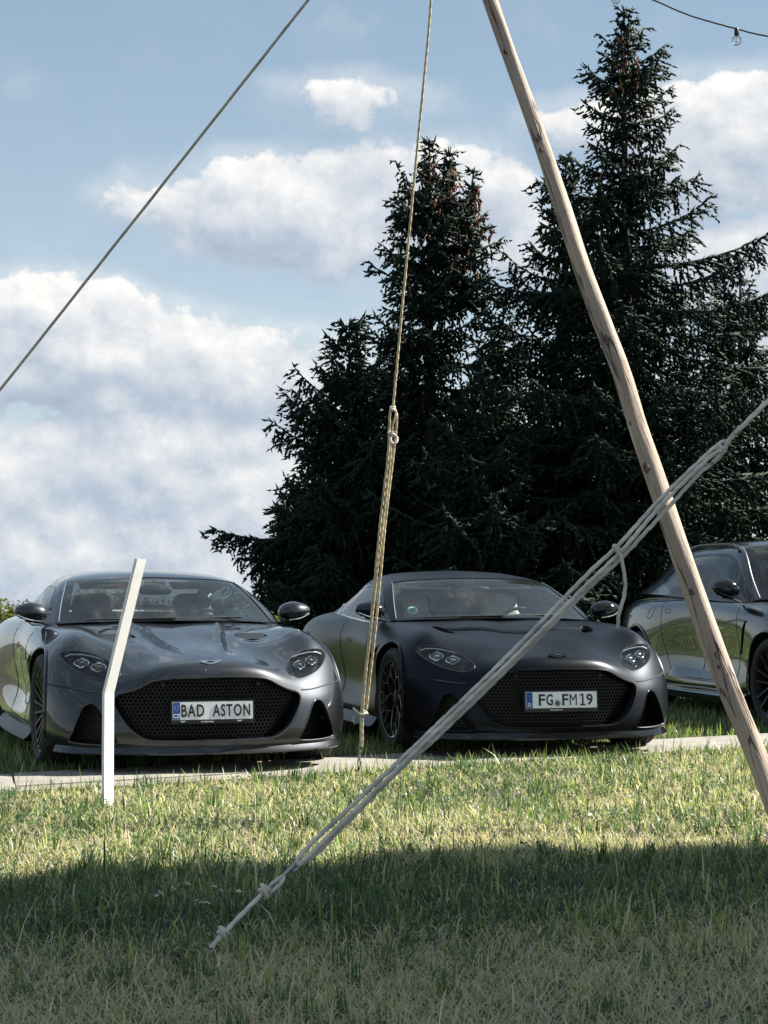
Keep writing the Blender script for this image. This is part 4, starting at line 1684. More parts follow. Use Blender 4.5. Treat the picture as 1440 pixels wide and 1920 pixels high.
def plate(root, p):
    x0, zc, w, h = .905, .388, .496, .107
    tilt = Matrix.Rotation(R(-4), 3, 'Y')
    F = lambda u, v, d=0.0: tuple(Vector((x0, 0, zc)) + tilt @ Vector((d, u, v)))
    hb = MB()
    hb.add([F(u, v, d) for d in (-.035, .002) for u, v in ((-w / 2 - .010, -h / 2 - .024), (w / 2 + .010, -h / 2 - .024), (w / 2 + .010, h / 2 + .009), (-w / 2 - .010, h / 2 + .009))], [(3, 2, 1, 0), (4, 5, 6, 7), (0, 1, 5, 4), (1, 2, 6, 5), (2, 3, 7, 6), (3, 0, 4, 7)])
    ob = hb.build('plate_holder', M_BLACK, root, smooth=False)
    pb = MB()
    pb.add([F(u, v, d) for d in (.002, .005) for u, v in ((-w / 2, -h / 2), (w / 2, -h / 2), (w / 2, h / 2), (-w / 2, h / 2))], [(3, 2, 1, 0), (4, 5, 6, 7), (0, 1, 5, 4), (1, 2, 6, 5), (2, 3, 7, 6), (3, 0, 4, 7)])
    pl = pb.build('number_plate', M_PLATEWHITE, root, smooth=False)
    # seen from the front the reader's left is the car's right (-y): text runs along +y
    T = lambda cu, cv: (lambda a, b, c: F(cu + a, cv + b, .0062 + c))
    bl = MB()
    bw = .046
    bl.add([F(u, v, .0056) for u, v in ((-w / 2 + .002, -h / 2 + .002), (-w / 2 + bw, -h / 2 + .002), (-w / 2 + bw, h / 2 - .002), (-w / 2 + .002, h / 2 - .002))], [(0, 1, 2, 3)])
    bl.build('country_band', M_PLATEBLUE, pl, smooth=False)
    st = MB()
    for k in range(12):
        a = 2 * math.pi * k / 12
        cu, cv = -w / 2 + .024 + .0135 * math.cos(a), .020 + .0135 * math.sin(a)
        st.add([F(cu + .0026 * math.cos(2 * math.pi * q / 10 + math.pi / 2) * (1 if q % 2 == 0 else .42), cv + .0026 * math.sin(2 * math.pi * q / 10 + math.pi / 2) * (1 if q % 2 == 0 else .42), .0063) for q in range(10)], [tuple(range(10))])
    st.build('star_ring', p['star'], pl, smooth=False)
    letters('country_code', p['code'], .034, 1.0, T(-w / 2 + .024, -.031), M_WHITEPRINT, pl, bold=.0009)
    for txt, u0, u1 in [(a, b * .954, c * .954) for a, b, c in p['text']]:
        if txt == '1':
            one = MB()
            F1 = T((u0 + u1) / 2, 0.001)
            for q in ([(-.002, -.039), (.009, -.039), (.009, .039), (-.002, .039)], [(-.018, .019), (-.002, .030), (-.002, .039), (-.004, .039), (-.018, .028)], [(-.016, -.039), (.021, -.039), (.021, -.030), (-.016, -.030)]):
                one.add([F1(a, b, .0002) for a, b in q], [tuple(range(len(q)))])
            one.build('lettering', M_INK, pl, smooth=False, fix=False)
            continue
        letters('lettering', txt, .113, 1.0, T((u0 + u1) / 2, 0.001), M_INK, pl, bold=0.0 if txt == 'M' else .0022, space=1.15, width=u1 - u0, height=.075)
    if p.get('seal'):
        cu = p['seal'] * .954
        s = MB()
        s.add([F(cu + .0215 * math.cos(a), -.022 + .0215 * math.sin(a), .0064) for a in np.linspace(0, 2 * math.pi, 25)[:-1]], [tuple(range(24))])
        se = s.build('seal', M_SEAL, pl, smooth=False)
        s = MB()
        s.add([F(cu + a, -.022 + b, .0072) for a, b in ((-.008, .010), (.000, .008), (.009, -.004), (.008, -.011), (-.001, -.008), (-.009, .001))], [tuple(range(6))])
        s.build('seal_emblem', M_INK, se, smooth=False)
    letters('holder_lettering', p['foot'], .0125, p.get('footsx', 1.0), T(p.get('footu', 0), -h / 2 - .0125), M_WHITEPRINT, ob, bold=.0003)
    for cu in p.get('wings', ()):
        s = MB()
        s.add([F(cu + a, -h / 2 - .011 + b, .0045) for a, b in ((-.020, .005), (.020, .005), (.012, -.001), (0, -.005), (-.012, -.001))], [tuple(range(5))])
        s.build('holder_wings', M_ALU, ob, smooth=False)

# ------------------------------------------------------------------ the two grand tourers
P_GREY = paint('grey_metallic_paint', (0.020, 0.023, 0.028), 0.43, 1.0, 0.02, 0.85, 0.15, dirt=0.55)
P_SATIN = paint('satin_dark_paint', (0.011, 0.014, 0.019), 0.36, 0.0, 0.3, 0.85, 0.05)
P_DARK = paint('dark_gloss_paint', (0.030, 0.034, 0.036), 0.25, 1.0, 0.02, 0.7, 0.1)
M_DKCHROME = mat('dark_chrome', (0.10, 0.10, 0.11), 0.18, 1.0)
M_PROJ_A = mat('projector_warm', (0.25, 0.22, 0.19), 0.15, 0.4)

yaw1, yaw2 = 0.2918, 0.2408
car1 = empty('sports_car', (-1.3413, 12.9651, 0), yaw1 - math.pi / 2, 1.03)
tag(car1, 'glossy grey sports coupe with plate BAD ASTON parked behind the white post', 'car', 'cars parked on the grass')
make_gt('grey', car1, P_GREY, None, dict(
    bonnet='vents', splitter=P_GREY, skirt=M_BLACK, badge=M_CHROME, lamp_rim='dark', projector=M_PROJ_A, roof=P_GREY, pillar=P_GREY,
    trim=M_GLOSSBLACK, trimline=M_ALU, belt=M_BLACK, dash=M_DASH, seat=M_SEATDARK, seat2=M_TAN, shelf=M_SEATDARK, visor=M_DASH, wheel='twin', steer=0.02,
    accent=None, mirror=P_GREY, blade=M_CHROME,
    plate=dict(code='CZ', star=M_WHITEPRINT, text=[('BAD', -.204, -.056), ('ASTON', -.002, .243)], foot='Aston Martin Prague', footsx=.75, footu=-.035, wings=(-.185, .165))))

car2 = empty('sports_car', (0.993, 14.1102, 0), yaw2 - math.pi / 2, 1.03)
tag(car2, 'satin black sports coupe with plate FG FM19 and cream seats, parked in the middle', 'car', 'cars parked on the grass')
make_gt('satin', car2, P_SATIN, None, dict(
    bonnet='scoop', splitter=M_GLOSSBLACK, skirt=P_SATIN, badge=M_GLOSSBLACK, lamp_rim='dark', projector=M_ALU, roof=P_SATIN, pillar=P_SATIN,
    trim=M_GLOSSBLACK, trimline=M_ALU, belt=M_CHROME, dash=M_DASH, seat=M_SEATCREAM, seat2=M_SEATCREAM, shelf=M_SEATDARK, visor=M_SEATCREAM, wheel='lace', steer=0.05,
    accent=M_ALU, mirror=M_GLOSSBLACK, blade=M_CHROME,
    plate=dict(code='D', star=M_PLATEBLUE, text=[('F', -.167, -.121), ('G', -.112, -.063), ('F', .005, .050), ('M', .060, .112), ('1', .134, .172), ('9', .184, .230)], seal=-.030, foot='Thomas Exclusive Cars', footsx=.75, footu=-.04)))
# green emission sticker inside the middle car's windscreen, lower corner on the passenger side
stk = MB()
cc = Vector((-.765, -.585, .965))
nn = Vector((.80, -.12, .55)).normalized()
uu = Vector((0, 0, 1)).cross(nn).normalized()
vv = nn.cross(uu)
for rr, off, mi in ((.046, 0, 0), (.036, .001, 1), (.030, .002, 0)):
    stk.add([cc + nn * off + uu * rr * math.cos(a) + vv * rr * .8 * math.sin(a) for a in np.linspace(0, 2 * math.pi, 29)[:-1]], [tuple(range(28))], mi)
stk.box(cc + nn * .003, (.004, .040, .006), Matrix.Rotation(math.atan2(nn.y, nn.x), 3, 'Z'), 1)
stk.build('screen_sticker', [M_GREEN, M_WHITEPRINT], car2, smooth=False, fix=False)

# ------------------------------------------------------------------ the tall car on the right
def zmap(z):
    return float(np.interp(z, [.155, .25, .40, .58, .70, .79, .87, .92, .96], [.235, .31, .50, .74, .90, .995, 1.07, 1.10, 1.135]))


def xmap(x):
    return float(np.interp(x, [-3.80, -2.805, -.38, 0, .92], [-4.10, -3.06, -.43, 0, .95]))


SUV_NET = [[(xmap(a), b * 1.005, zmap(c)) for a, b, c in st] for st in GT_NET]
SUV_ROOF = [
    [(-.60, .842, 1.068), (-.60, .832, 1.074), (-.60, .822, 1.079), (-.585, .803, 1.086), (-.44, .42, 1.112), (-.38, 0, 1.120)],
    [(-.95, .884, 1.072), (-.935, .840, 1.190), (-.920, .785, 1.285), (-.900, .752, 1.315), (-.79, .40, 1.345), (-.75, 0, 1.355)],
    [(-1.34, .884, 1.082), (-1.32, .805, 1.290), (-1.28, .718, 1.470), (-1.25, .672, 1.530), (-1.16, .36, 1.590), (-1.12, 0, 1.603)],
    [(-1.75, .874, 1.095), (-1.75, .792, 1.315), (-1.75, .700, 1.505), (-1.75, .645, 1.568), (-1.72, .35, 1.630), (-1.70, 0, 1.645)],
    [(-2.30, .864, 1.112), (-2.30, .782, 1.320), (-2.30, .690, 1.495), (-2.30, .636, 1.562), (-2.30, .34, 1.634), (-2.30, 0, 1.650)],
    [(-2.90, .842, 1.128), (-2.90, .765, 1.275), (-2.90, .675, 1.410), (-2.90, .622, 1.480), (-2.90, .33, 1.575), (-2.90, 0, 1.595)],
    [(-3.40, .806, 1.130), (-3.40, .740, 1.195), (-3.40, .660, 1.265), (-3.40, .606, 1.325), (-3.45, .32, 1.425), (-3.48, 0, 1.450)],
    [(-3.85, .740, 1.108), (-3.86, .690, 1.116), (-3.88, .640, 1.126), (-3.90, .590, 1.136), (-3.96, .30, 1.155), (-4.00, 0, 1.162)],
]


def make_suv(root, P):
    S = Surf(SUV_NET, mi0=True, mi1=True, mj1=True)
    solid = half_solid(S, np.concatenate([np.linspace(0, 7, 80)[:-1], np.linspace(7, 15, 60)]), np.linspace(0, 10, 60))
    c0 = Caster(solid)
    cut = MB()
    fx = lambda u, v, w: (w, u, v)
    gr = [(a, zmap(b)) for a, b in GRILLE]
    cut.prism(smooth_loop(both(gr), 2), fx, .60, 1.2, 1)
    for sg in (1, -1):
        cut.prism([(sg * a, zmap(b)) for a, b in smooth_loop(INTAKE, 2)], fx, .50, 1.1, 1)
        for wx in (0, -3.06):
            ring = [(wx + .435 * math.cos(2 * math.pi * k / 56), .385 + .435 * math.sin(2 * math.pi * k / 56)) for k in range(56)]
            cut.prism(ring, lambda u, v, w, sg=sg: (u, sg * w, v), .58, 1.2, 1)
        vent = [(-.47, .915), (-.52, .86), (-.66, .60), (-.60, .62), (-.515, .74), (-.455, .87)]
        cut.prism(vent, lambda u, v, w, sg=sg: (u, sg * w, v), .93, 1.1, 1)
    cab = [(-.70, 0), (-.74, .5), (-.85, .76), (-1.1, .79), (-2.6, .775), (-3.2, .66), (-3.3, .3), (-3.3, 0)]
    cut.prism(cab + [(a, -b) for a, b in reversed(cab[1:-1])], lambda u, v, w: (u, v, w), .5, 1.3, 1)
    body = boolean(solid, cut, [P, M_VOID])

    def which(c, mi):
        x, y, z = c
        if mi == 0 and abs(y) > .84 and z > .34 and z < 1.1:
            if -1.52 < x < -.66:
                return 'door.FL' if y > 0 else 'door.FR'
            if -2.50 < x < -1.52 and (x + 3.06) ** 2 + (z - .385) ** 2 > .45 ** 2:
                return 'door.RL' if y > 0 else 'door.RR'
        if mi == 0 and x > -.55 and z > .93 and abs(y) < .86:
            return 'bonnet'
        return 'body'
    for k, me in split_mesh(body, ['body', 'bonnet', 'door.FL', 'door.FR', 'door.RL', 'door.RR'], which).items():
        link(k.split('.')[0], me, root)
    for sg in (1, -1):
        for path in ([(-.70 + .05 * math.sin((z - .3) * 4), z) for z in np.linspace(.34, 1.06, 18)], [(-1.52, z) for z in np.linspace(.34, 1.09, 16)],
                     [(-2.40 - .12 * (z - .75) if z > .75 else -2.40 + 1.1 * (.75 - z) ** 1.6, z) for z in np.linspace(.36, 1.10, 18)],
                     [(x, .345) for x in np.linspace(-.68, -2.2, 16)]):
            q = [c0.flank(x, z, sg) for x, z in path]
            sm = MB()
            sm.tube([v for v in q if v is not None], .0032, 5)
            sm.build('panel_gap', M_SEAM, root, angle=None)
        for loop, nm in (([(-2.60, .995), (-2.63, .93), (-2.70, .89), (-2.76, .90), (-2.74, .97), (-2.66, 1.01)], 'fuel_flap'), ([(-2.22, .985), (-2.33, .990), (-2.335, .958), (-2.225, .953)], 'door_handle'), ([(-1.36, .955), (-1.47, .960), (-1.475, .928), (-1.365, .923)], 'door_handle')):
            q = [c0.flank(x, z, sg, .0005) for x, z in loop]
            sm = MB()
            sm.tube(q, .003, 5, closed=True)
            sm.build(nm, M_SEAM, root, angle=None)
        for wx in (0, -3.06):
            pts = [c0.flank(wx + .44 * math.cos(a), .385 + .44 * math.sin(a), sg, .001) for a in np.linspace(R(-15), R(195), 50)]
            al = MB()
            al.tube([p for p in pts if p is not None], .014, 8)
            al.build('arch_lip', P, root)
        # blade along the top of the side vent
        q = [c0.flank(x, z, sg, .002) for x, z in ((-.46, .90), (-.60, .915), (-.80, .905), (-1.02, .885))]
        st = MB()
        st.tube(q, [.012, .012, .008, .003], 6)
        st.build('side_strake', M_GLOSSBLACK, root)
        # lower door scallop and skirt
        sk = MB()
        G = []
        for x in np.linspace(-.50, -2.56, 24):
            yb = .935
            G.append([(x, sg * (yb - .16), .150), (x, sg * (yb - .02), .160), (x, sg * (yb + .035), .205), (x, sg * (yb + .045), .228), (x, sg * (yb + .030), .246), (x, sg * (yb - .05), .300)])
        sk.grid(G)
        sk.build('side_skirt', P, root, angle=30)
        sc = MB()
        G = []
        for t in np.linspace(0, 1, 26):
            x = -.62 - 1.66 * t
            hgt = .085 * math.sin(min(1, t * 1.2 + .0) * math.pi * .5) ** .6 * (1 if t < .90 else max(0, (1 - t) / .10)) ** .6
            row = []
            for k in range(7):
                z = .365 + hgt * k / 6
                p = c0.flank(x, z, sg)
                b = math.sin(k / 6 * math.pi) if k < 6 else 0
                out = .022 * (1 - k / 6) * (hgt / .085)
                row.append(p + Vector((0, sg * (out + .001), 0)))
            G.append(row)
        sc.grid(G)
        sc.build('door_scallop', P, root, angle=30)
    # front
    def depth(u, v):
        return .84 - .36 * u * u
    gm = MB()
    for k in range(9):
        z = .335 + k * .038
        half = max([a for a, b in smooth_loop(gr + [(0, gr[-1][1])], 6) if abs(b - z) < .03] or [.3]) - .01
        gm.tube([(depth(u, z), u, z) for u in np.linspace(-half, half, 16)], .006, 5)
    gm.build('grille', M_CHROME, root)
    for sg in (1, -1):
        lp = [(sg * a, zmap(b)) for a, b in smooth_loop(LAMP, 3)]
        patch(lp, c0.front, .03, .003).build('headlamp', M_GLOSSBLACK, root, angle=None)
    # greenhouse
    Rf = Surf(SUV_ROOF, mj1=True)

    def sheet(nm, i0, i1, j0, j1, m, ni=22, nj=16, off=0.0, join=False, slant=0.0):
        jjj = np.linspace(j0, j1, nj)
        if slant:
            G = np.stack([Rf.curve(np.linspace(i0 + slant * (j - j0), i1 + slant * (j - j0), ni), np.full(ni, j)) for j in jjj], 1)
        else:
            G = Rf.grid(np.linspace(i0, i1, ni), jjj)
        if off:
            G = G + np.array([0, off, off * .4])
        if join:
            mb = MB()
            mb.grid(np.concatenate([G, (G * np.array([1, -1, 1]))[:, ::-1][:, 1:]], 1).tolist())
            return mb.build(nm, m, root, angle=None)
        for sg in (1, -1):
            mb = MB()
            mb.grid((G * np.array([1, sg, 1])).tolist())
            mb.build(nm, m, root, angle=None)
    sheet('roof', 2.0, 5.6, 2.35, 5, P, 40, 22, join=True)
    ws = sheet('windscreen', 0, 2.0, 3.15, 5, M_GLASS, 26, 22, join=True)
    for (i0, i1, j0, j1) in ((0, .14, 3.15, 5), (1.9, 2.0, 3.15, 5), (.14, 1.9, 3.15, 3.42)):
        G = Rf.grid(np.linspace(i0, i1, 14), np.linspace(j0, j1, 18)) - np.array([0, 0, .006])
        for sg in ((1, -1) if j1 < 5 else (1,)):
            fr = MB()
            fr.grid((np.concatenate([G, (G * np.array([1, -1, 1]))[:, ::-1][:, 1:]], 1) if j1 == 5 else G * np.array([1, sg, 1])).tolist())
            fr.build('screen_border', M_GLOSSBLACK, ws, angle=None)
    sheet('a_pillar', 0, 2.0, 2.12, 3.15, P, 22, 8)
    sheet('cant_rail', 2.0, 5.6, 1.9, 2.35, P, 26, 5)
    sheet('rear_window', 5.6, 6.85, 3.0, 5, M_SIDEGLASS, 16, 16, join=True)
    sheet('c_pillar', 5.6, 6.85, 1.9, 3.0, P, 14, 8)
    sheet('front_door_window', .5, 2.52, .08, 1.9, M_SIDEGLASS, 22, 12)
    sheet('b_pillar', 2.52, 2.66, .02, 1.95, M_GLOSSBLACK, 4, 12)
    def upto(j):        # rear edge of the rear side glass: a pointed quarter with its tip half-way up
        return 4.15 + .75 * (1 - abs(j - .95) / .95) ** .8
    js = np.linspace(.08, 1.9, 15)
    for (f0, f1, m, nm) in ((0, 1, M_SIDEGLASS, 'rear_door_window'), (1, 2, M_GLOSSBLACK, 'window_frame'), (2, 3, P, 'c_pillar')):
        rows = []
        for j in js:
            a = [2.66, upto(j), upto(j) + .07, 6.85]
            rows.append(Rf.curve(np.linspace(a[f0], a[f1], 20), np.full(20, j)))
        G = np.stack(rows, 1)
        for sg in (1, -1):
            q = MB()
            q.grid((G * np.array([1, sg, 1])).tolist())
            q.build(nm, m, root, angle=None)
    sheet('c_pillar', 4.4, 6.85, .0, .08, P, 12, 3)
    sheet('window_frame', .5, 4.5, 1.9, 2.12, M_GLOSSBLACK, 26, 3, .003)
    sheet('window_sill', 0, 4.52, -.02, .08, M_GLOSSBLACK, 30, 3, .002)
    sheet('mirror_sail', 0, .5, .08, 2.12, M_GLOSSBLACK, 6, 8)
    for sg in (1, -1):
        p = Rf.curve(np.linspace(.05, 2.0, 20), np.full(20, 3.15)) * np.array([1, sg, 1])
        tr = MB()
        tr.tube((p + np.array([0, 0, .004])).tolist(), .006, 6)
        tr.build('pillar_trim', M_ALU, root)
        p = Rf.curve(np.linspace(1.95, 5.2, 30), np.full(30, 3.0)) * np.array([1, sg, 1])
        h = np.sin(np.linspace(0, 1, 30) * math.pi) ** .35 * .034
        rl = MB()
        rl.tube((p + np.stack([np.zeros(30), np.zeros(30), h], 1)).tolist(), .016, 8)
        rl.build('roof_rail', M_GLOSSBLACK, root)
    # cabin
    ds = MB()
    ds.grid([[(-.48 - .14 * (y / .8) ** 2, y, 1.105), (-.75, y, 1.12), (-.98, y, 1.10), (-1.02, y, .95), (-.98, y, .6)] for y in np.linspace(-.80, .80, 14)])
    ds.build('dashboard', M_DASH, root)
    for x in (-1.62, -2.55):
        for y in (.40, -.40):
            make_seat(root, x, y, .62, .52, .80, M_SEATDARK, M_SEATDARK)
    sw = MB()
    sw.tube([Vector((-1.12, .40, 1.0)) + Matrix.Rotation(R(-22), 3, 'Y') @ Vector((0, .185 * math.cos(a), .175 * math.sin(a))) for a in np.linspace(0, 2 * math.pi, 28)[:-1]], .015, 8, closed=True)
    sw.build('steering_wheel', M_DASH, root)
    rv = MB()
    rv.box((-1.05, 0, 1.48), (.05, .24, .07))
    rv.build('rear_view_mirror', M_BLACK, root)
    # sunshade sticker strip stays off; mirrors, wheels
    for sg in (1, -1):
        make_mirror(root, (-.735, 1.03, 1.185), (.11, .118, .095), sg, (-.70, .90, 1.065), M_GLOSSBLACK, M_GLOSSBLACK)
        make_wheel(root, 0, sg, .388, .292, .285, .972, 'seven', 0.0)
        make_wheel(root, -3.06, sg, .388, .292, .315, .975, 'seven', 0)
    ut = MB()
    ut.box((-1.55, 0, .225), (4.3, 1.2, .06))
    ut.box((-1.5, 0, .17), (2.1, 1.3, .06))
    ut.build('under_tray', M_VOID, root)


suv = empty('large_car', (4.18, 16.46, -0.03), R(13) - math.pi / 2)
tag(suv, 'glossy dark tall crossover car cut off by the right edge, partly behind the wooden pole', 'car', 'cars parked on the grass')
make_suv(suv, P_DARK)

# ------------------------------------------------------------------ tent pole, guy ropes, post, string light, canopy
def wood_mat():
    m = mat('peeled_timber', (0.42, 0.30, 0.21), 0.75)
    N, b, t = nodes_of(m)
    tc = N.node('ShaderNodeTexCoord').outputs['Object']
    mp = N.node('ShaderNodeMapping')
    N.put(mp.inputs['Vector'], tc)
    mp.inputs['Scale'].default_value = (1, 1, .07)
    v = mp.outputs[0]
    a = N.noise(v, 26, 6, 0.65, 0.6)
    f = N.noise(v, 120, 5, 0.7)
    big = N.noise(tc, 3.0, 4, 0.6)
    c = N.ramp(a, [(0.28, (0.12, 0.085, 0.062)), (0.45, (0.30, 0.22, 0.165)), (0.6, (0.44, 0.34, 0.26)), (0.8, (0.56, 0.46, 0.37))])
    c = N.mix(N.smooth(big, 0.40, 0.7), c, (0.31, 0.25, 0.21), 'MIX')
    c = N.mix(N.math('MULTIPLY', N.smooth(f, 0.52, 0.75), 0.55), c, (0.13, 0.09, 0.06))
    # dark drying cracks along the grain
    cr = N.smooth(N.math('ABSOLUTE', N.math('SUBTRACT', N.noise(v, 9, 3, 0.5, 0.3), 0.5)), 0.0, 0.012, 1.0, 0.0)
    c = N.mix(N.math('MULTIPLY', cr, 0.9), c, (0.05, 0.035, 0.025))
    N.put(b.inputs['Base Color'], c)
    h = N.math('SUBTRACT', N.math('ADD', N.math('MULTIPLY', a, .6), N.math('MULTIPLY', f, .4)), N.math('MULTIPLY', cr, 1.2))
    N.put(b.inputs['Normal'], N.bump(h, 0.9, 0.012))
    return m


def rope_mat(name, c):
    m = mat(name, c, 0.9)
    N, b, t = nodes_of(m)
    tc = N.node('ShaderNodeTexCoord').outputs['Object']
    w = N.noise(tc, 210, 3, 0.6)
    s = N.noise(tc, 9, 5, 0.6)
    N.put(b.inputs['Base Color'], N.mix(N.smooth(s, 0.35, 0.75), c, tuple(x * .62 for x in c)))
    wv = N.node('ShaderNodeTexWave', wave_type='BANDS', bands_direction='DIAGONAL')
    N.put(wv.inputs['Vector'], tc)
    wv.inputs['Scale'].default_value = 55
    wv.inputs['Distortion'].default_value = 2.0
    N.put(b.inputs['Normal'], N.bump(N.math('ADD', w, N.math('MULTIPLY', wv.outputs['Fac'], .8)), 0.35, 0.004))
    return m


M_WOOD = wood_mat()
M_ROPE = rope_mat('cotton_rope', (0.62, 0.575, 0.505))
M_ROPE2 = rope_mat('cotton_rope_yellowed', (0.55, 0.46, 0.30))
M_STEEL = add_wear(mat('galvanised_steel', (0.32, 0.33, 0.34), 0.4, 0.9), 40, 0.25)
M_RUST = add_wear(mat('rusty_steel', (0.05, 0.035, 0.028), 0.8, 0.3), 60, 0.4)
M_KNOT = mat('dark_knot_wood', (0.10, 0.065, 0.045), 0.9)


def pole_depth(v):
    return 9.25 + (1560 - v) / 1866.0 * 1.80


POLE = [(806, -306, 27), (858, -170, 28), (919.5, 0, 29), (954, 100, 28), (990, 200, 30), (1025, 300, 32), (1058, 400, 36), (1088, 490, 37), (1128, 600, 40), (1166, 700, 38), (1196, 800, 38), (1226, 890, 39), (1260, 990, 39), (1298, 1100, 42), (1333, 1200, 45), (1370, 1300, 45), (1411, 1400, 45), (1450, 1500, 47), (1480, 1580, 48)]
pts = [at(u, v, pole_depth(v)) for u, v, w in POLE]
pole_base = Vector((pts[-1].x, pts[-1].y, 0))
POLE_TOP = pts[0]
root_pole = empty('tent_pole', pole_base)
tag(root_pole, 'weathered leaning timber pole crossing the right half of the picture', 'pole')
pp = [p - pole_base for p in catmull(pts, 8)]
ww = np.interp(np.linspace(0, 1, len(pp)), np.linspace(0, 1, len(POLE)), [w * .93 * pole_depth(v) / F_PX / 2 for u, v, w in POLE])
ax = (pts[0] - pts[-1]).normalized()
nseg = 28
mb = MB()
V = []
u0 = Vector((1, 0, 0))
u0 = (u0 - ax * u0.dot(ax)).normalized()
w0 = ax.cross(u0)
for i, p in enumerate(pp):
    for k in range(nseg):
        a = 2 * math.pi * k / nseg
        bump_ = 1 + .05 * math.sin(a * 2 + i * .09) + .035 * math.sin(a * 3 - i * .13 + 1) + .018 * math.sin(a * 5 + i * .31) + random.uniform(-.008, .008)
        # long drying crack
        ck = math.exp(-(((a - 3.95 - .15 * math.sin(i * .12)) / .09) ** 2))
        V.append(p + (u0 * math.cos(a) + w0 * math.sin(a)) * ww[i] * (bump_ - .11 * ck))
Fq = [(i * nseg + k, i * nseg + (k + 1) % nseg, (i + 1) * nseg + (k + 1) % nseg, (i + 1) * nseg + k) for i in range(len(pp) - 1) for k in range(nseg)]
Fq += [tuple(range(nseg)), tuple((len(pp) - 1) * nseg + k for k in range(nseg))]
# material runs along the pole: build it in a frame whose z is the pole's own axis
rotm = ax.to_track_quat('Z', 'Y').to_matrix()
inv = rotm.inverted()
mb.add([inv @ v for v in V], Fq)
shaft = mb.build('shaft', M_WOOD, root_pole, angle=60)
shaft.rotation_euler = rotm.to_euler()
for (u, v, du, s) in ((1209, 878, 0, .017), (1294, 1110, 0, .011), (1342, 1228, 0, .014), (1362, 1264, 0, .007), (1013, 284, 0, .011), (946, 100, 0, .010), (1135, 635, 0, .010), (1180, 795, 0, .008), (1352, 1250, -8, .007)):
    d = pole_depth(v)
    c = at(u + du, v, d)
    # push on to the near surface
    i = min(range(len(pp)), key=lambda q: (pp[q] + pole_base - c).length)
    cen = pp[i] + pole_base
    off = c - cen
    off -= ax * off.dot(ax)
    lat = max(-.9, min(.9, off.x / ww[i]))
    nrm = (u0 * lat + Vector((0, -1, 0)) * math.sqrt(1 - lat * lat)).normalized()
    q = cen + ax * (c - cen).dot(ax) + nrm * ww[i] * .99 - pole_base
    kb = MB()
    t1 = ax
    t2 = nrm.cross(ax).normalized()
    rings = []
    for f, hgt in ((1.3, -.004), (1.0, .006), (.7, .007), (.45, .001), (.1, -.002)):
        rings.append([q + (t1 * math.cos(a) * 1.5 + t2 * math.sin(a)) * s * f + nrm * hgt for a in np.linspace(0, 2 * math.pi, 13)])
    kb.grid(rings)
    kb.build('branch_knot', M_KNOT, root_pole)


def rope_path(px_list, dfun):
    return [at(u, v, dfun(u, v) if callable(dfun) else dfun) for u, v in px_list]


def strand(root, P, r, m, n=10, sub=6, name='strand', wob=.0004):
    mb = MB()
    q = catmull(P, sub)
    o = root.location
    q = [p - o + Vector((random.gauss(0, wob), random.gauss(0, wob), random.gauss(0, wob))) for p in q]
    if m in (M_ROPE, M_ROPE2):
        # laid rope: three strands twisted together, as grooves in the outline
        d = [0.0]
        for a_, b_ in zip(q, q[1:]):
            d.append(d[-1] + (b_ - a_).length)
        k = min(900, max(8, int(d[-1] / (r * .9))))
        t_ = np.linspace(0, d[-1], k)
        C_ = np.stack([np.interp(t_, d, [p[c] for p in q]) for c in range(3)], 1)
        b0 = len(mb.v)
        mb.tube(C_.tolist(), r, 12)
        for i in range(k):
            c_ = Vector(C_[i])
            for j in range(12):
                v_ = Vector(mb.v[b0 + i * 12 + j])
                f_ = 1 + .13 * math.cos(3 * (2 * math.pi * j / 12) - t_[i] / (r * 7.5) * 2 * math.pi) + random.uniform(-.03, .03)
                mb.v[b0 + i * 12 + j] = tuple(c_ + (v_ - c_) * f_)
    else:
        mb.tube(q, r, n)
    return mb.build(name, m, root, angle=None)


def knot(root, c, axis_, r, m, turns=3, name='knot', wrap=1.9):
    """a few turns of rope round the standing part, with one crossing turn"""
    axis_ = Vector(axis_).normalized()
    a = Vector((0, 1, 0))
    u = (a - axis_ * a.dot(axis_)).normalized()
    w = axis_.cross(u)
    P = []
    N_ = turns * 14
    for i in range(N_ + 1):
        t = i / N_
        an = t * turns * 2 * math.pi
        P.append(Vector(c) - root.location + axis_ * (t - .5) * r * 2.0 * turns + (u * math.cos(an) + w * math.sin(an)) * r * wrap)
    # crossing turn back over
    for i in range(1, 10):
        t = i / 9
        an = turns * 2 * math.pi + t * math.pi * 1.6
        P.append(Vector(c) - root.location + axis_ * (.5 - t) * r * 2.0 * turns + (u * math.cos(an) + w * math.sin(an)) * r * (wrap + 1.0))
    mb = MB()
    mb.tube(P, r * .95, 8)
    return mb.build(name, m, root, angle=None)


# --- near guy rope, from the peg low in the grass up to the right
DN = lambda u, v: 6.19 + (1790 - v) / 1040.0 * .85
RN = .0074
rn = empty('guy_rope', at(385, 1792, 6.19))
tag(rn, 'thick near guy rope running diagonally from the foreground grass to the right edge', 'rope', 'guy ropes of the tent')
hi = at(1440, 752, DN(1440, 752))
lo = at(385, 1792, DN(385, 1792))
dirn = (hi - lo).normalized()
far_end = lo + (hi - lo) * 2.72
strand(rn, [lo + Vector((0, 0, -.05)), lo, at(415, 1752, DN(0, 1752))], RN * .9, M_ROPE)
strand(rn, rope_path([(390, 1788), (418, 1752), (456, 1712), (495, 1673)], DN), RN, M_ROPE)
knot(rn, at(418, 1748, DN(0, 1748)), dirn, RN * .85, M_ROPE, 2)
knot(rn, at(497, 1670, DN(0, 1670)), dirn, RN * .95, M_ROPE, 2, wrap=2.0)
strand(rn, rope_path([(498, 1668), (516, 1652), (529, 1643), (531, 1650), (520, 1663), (505, 1675)], DN), RN * .8, M_ROPE)
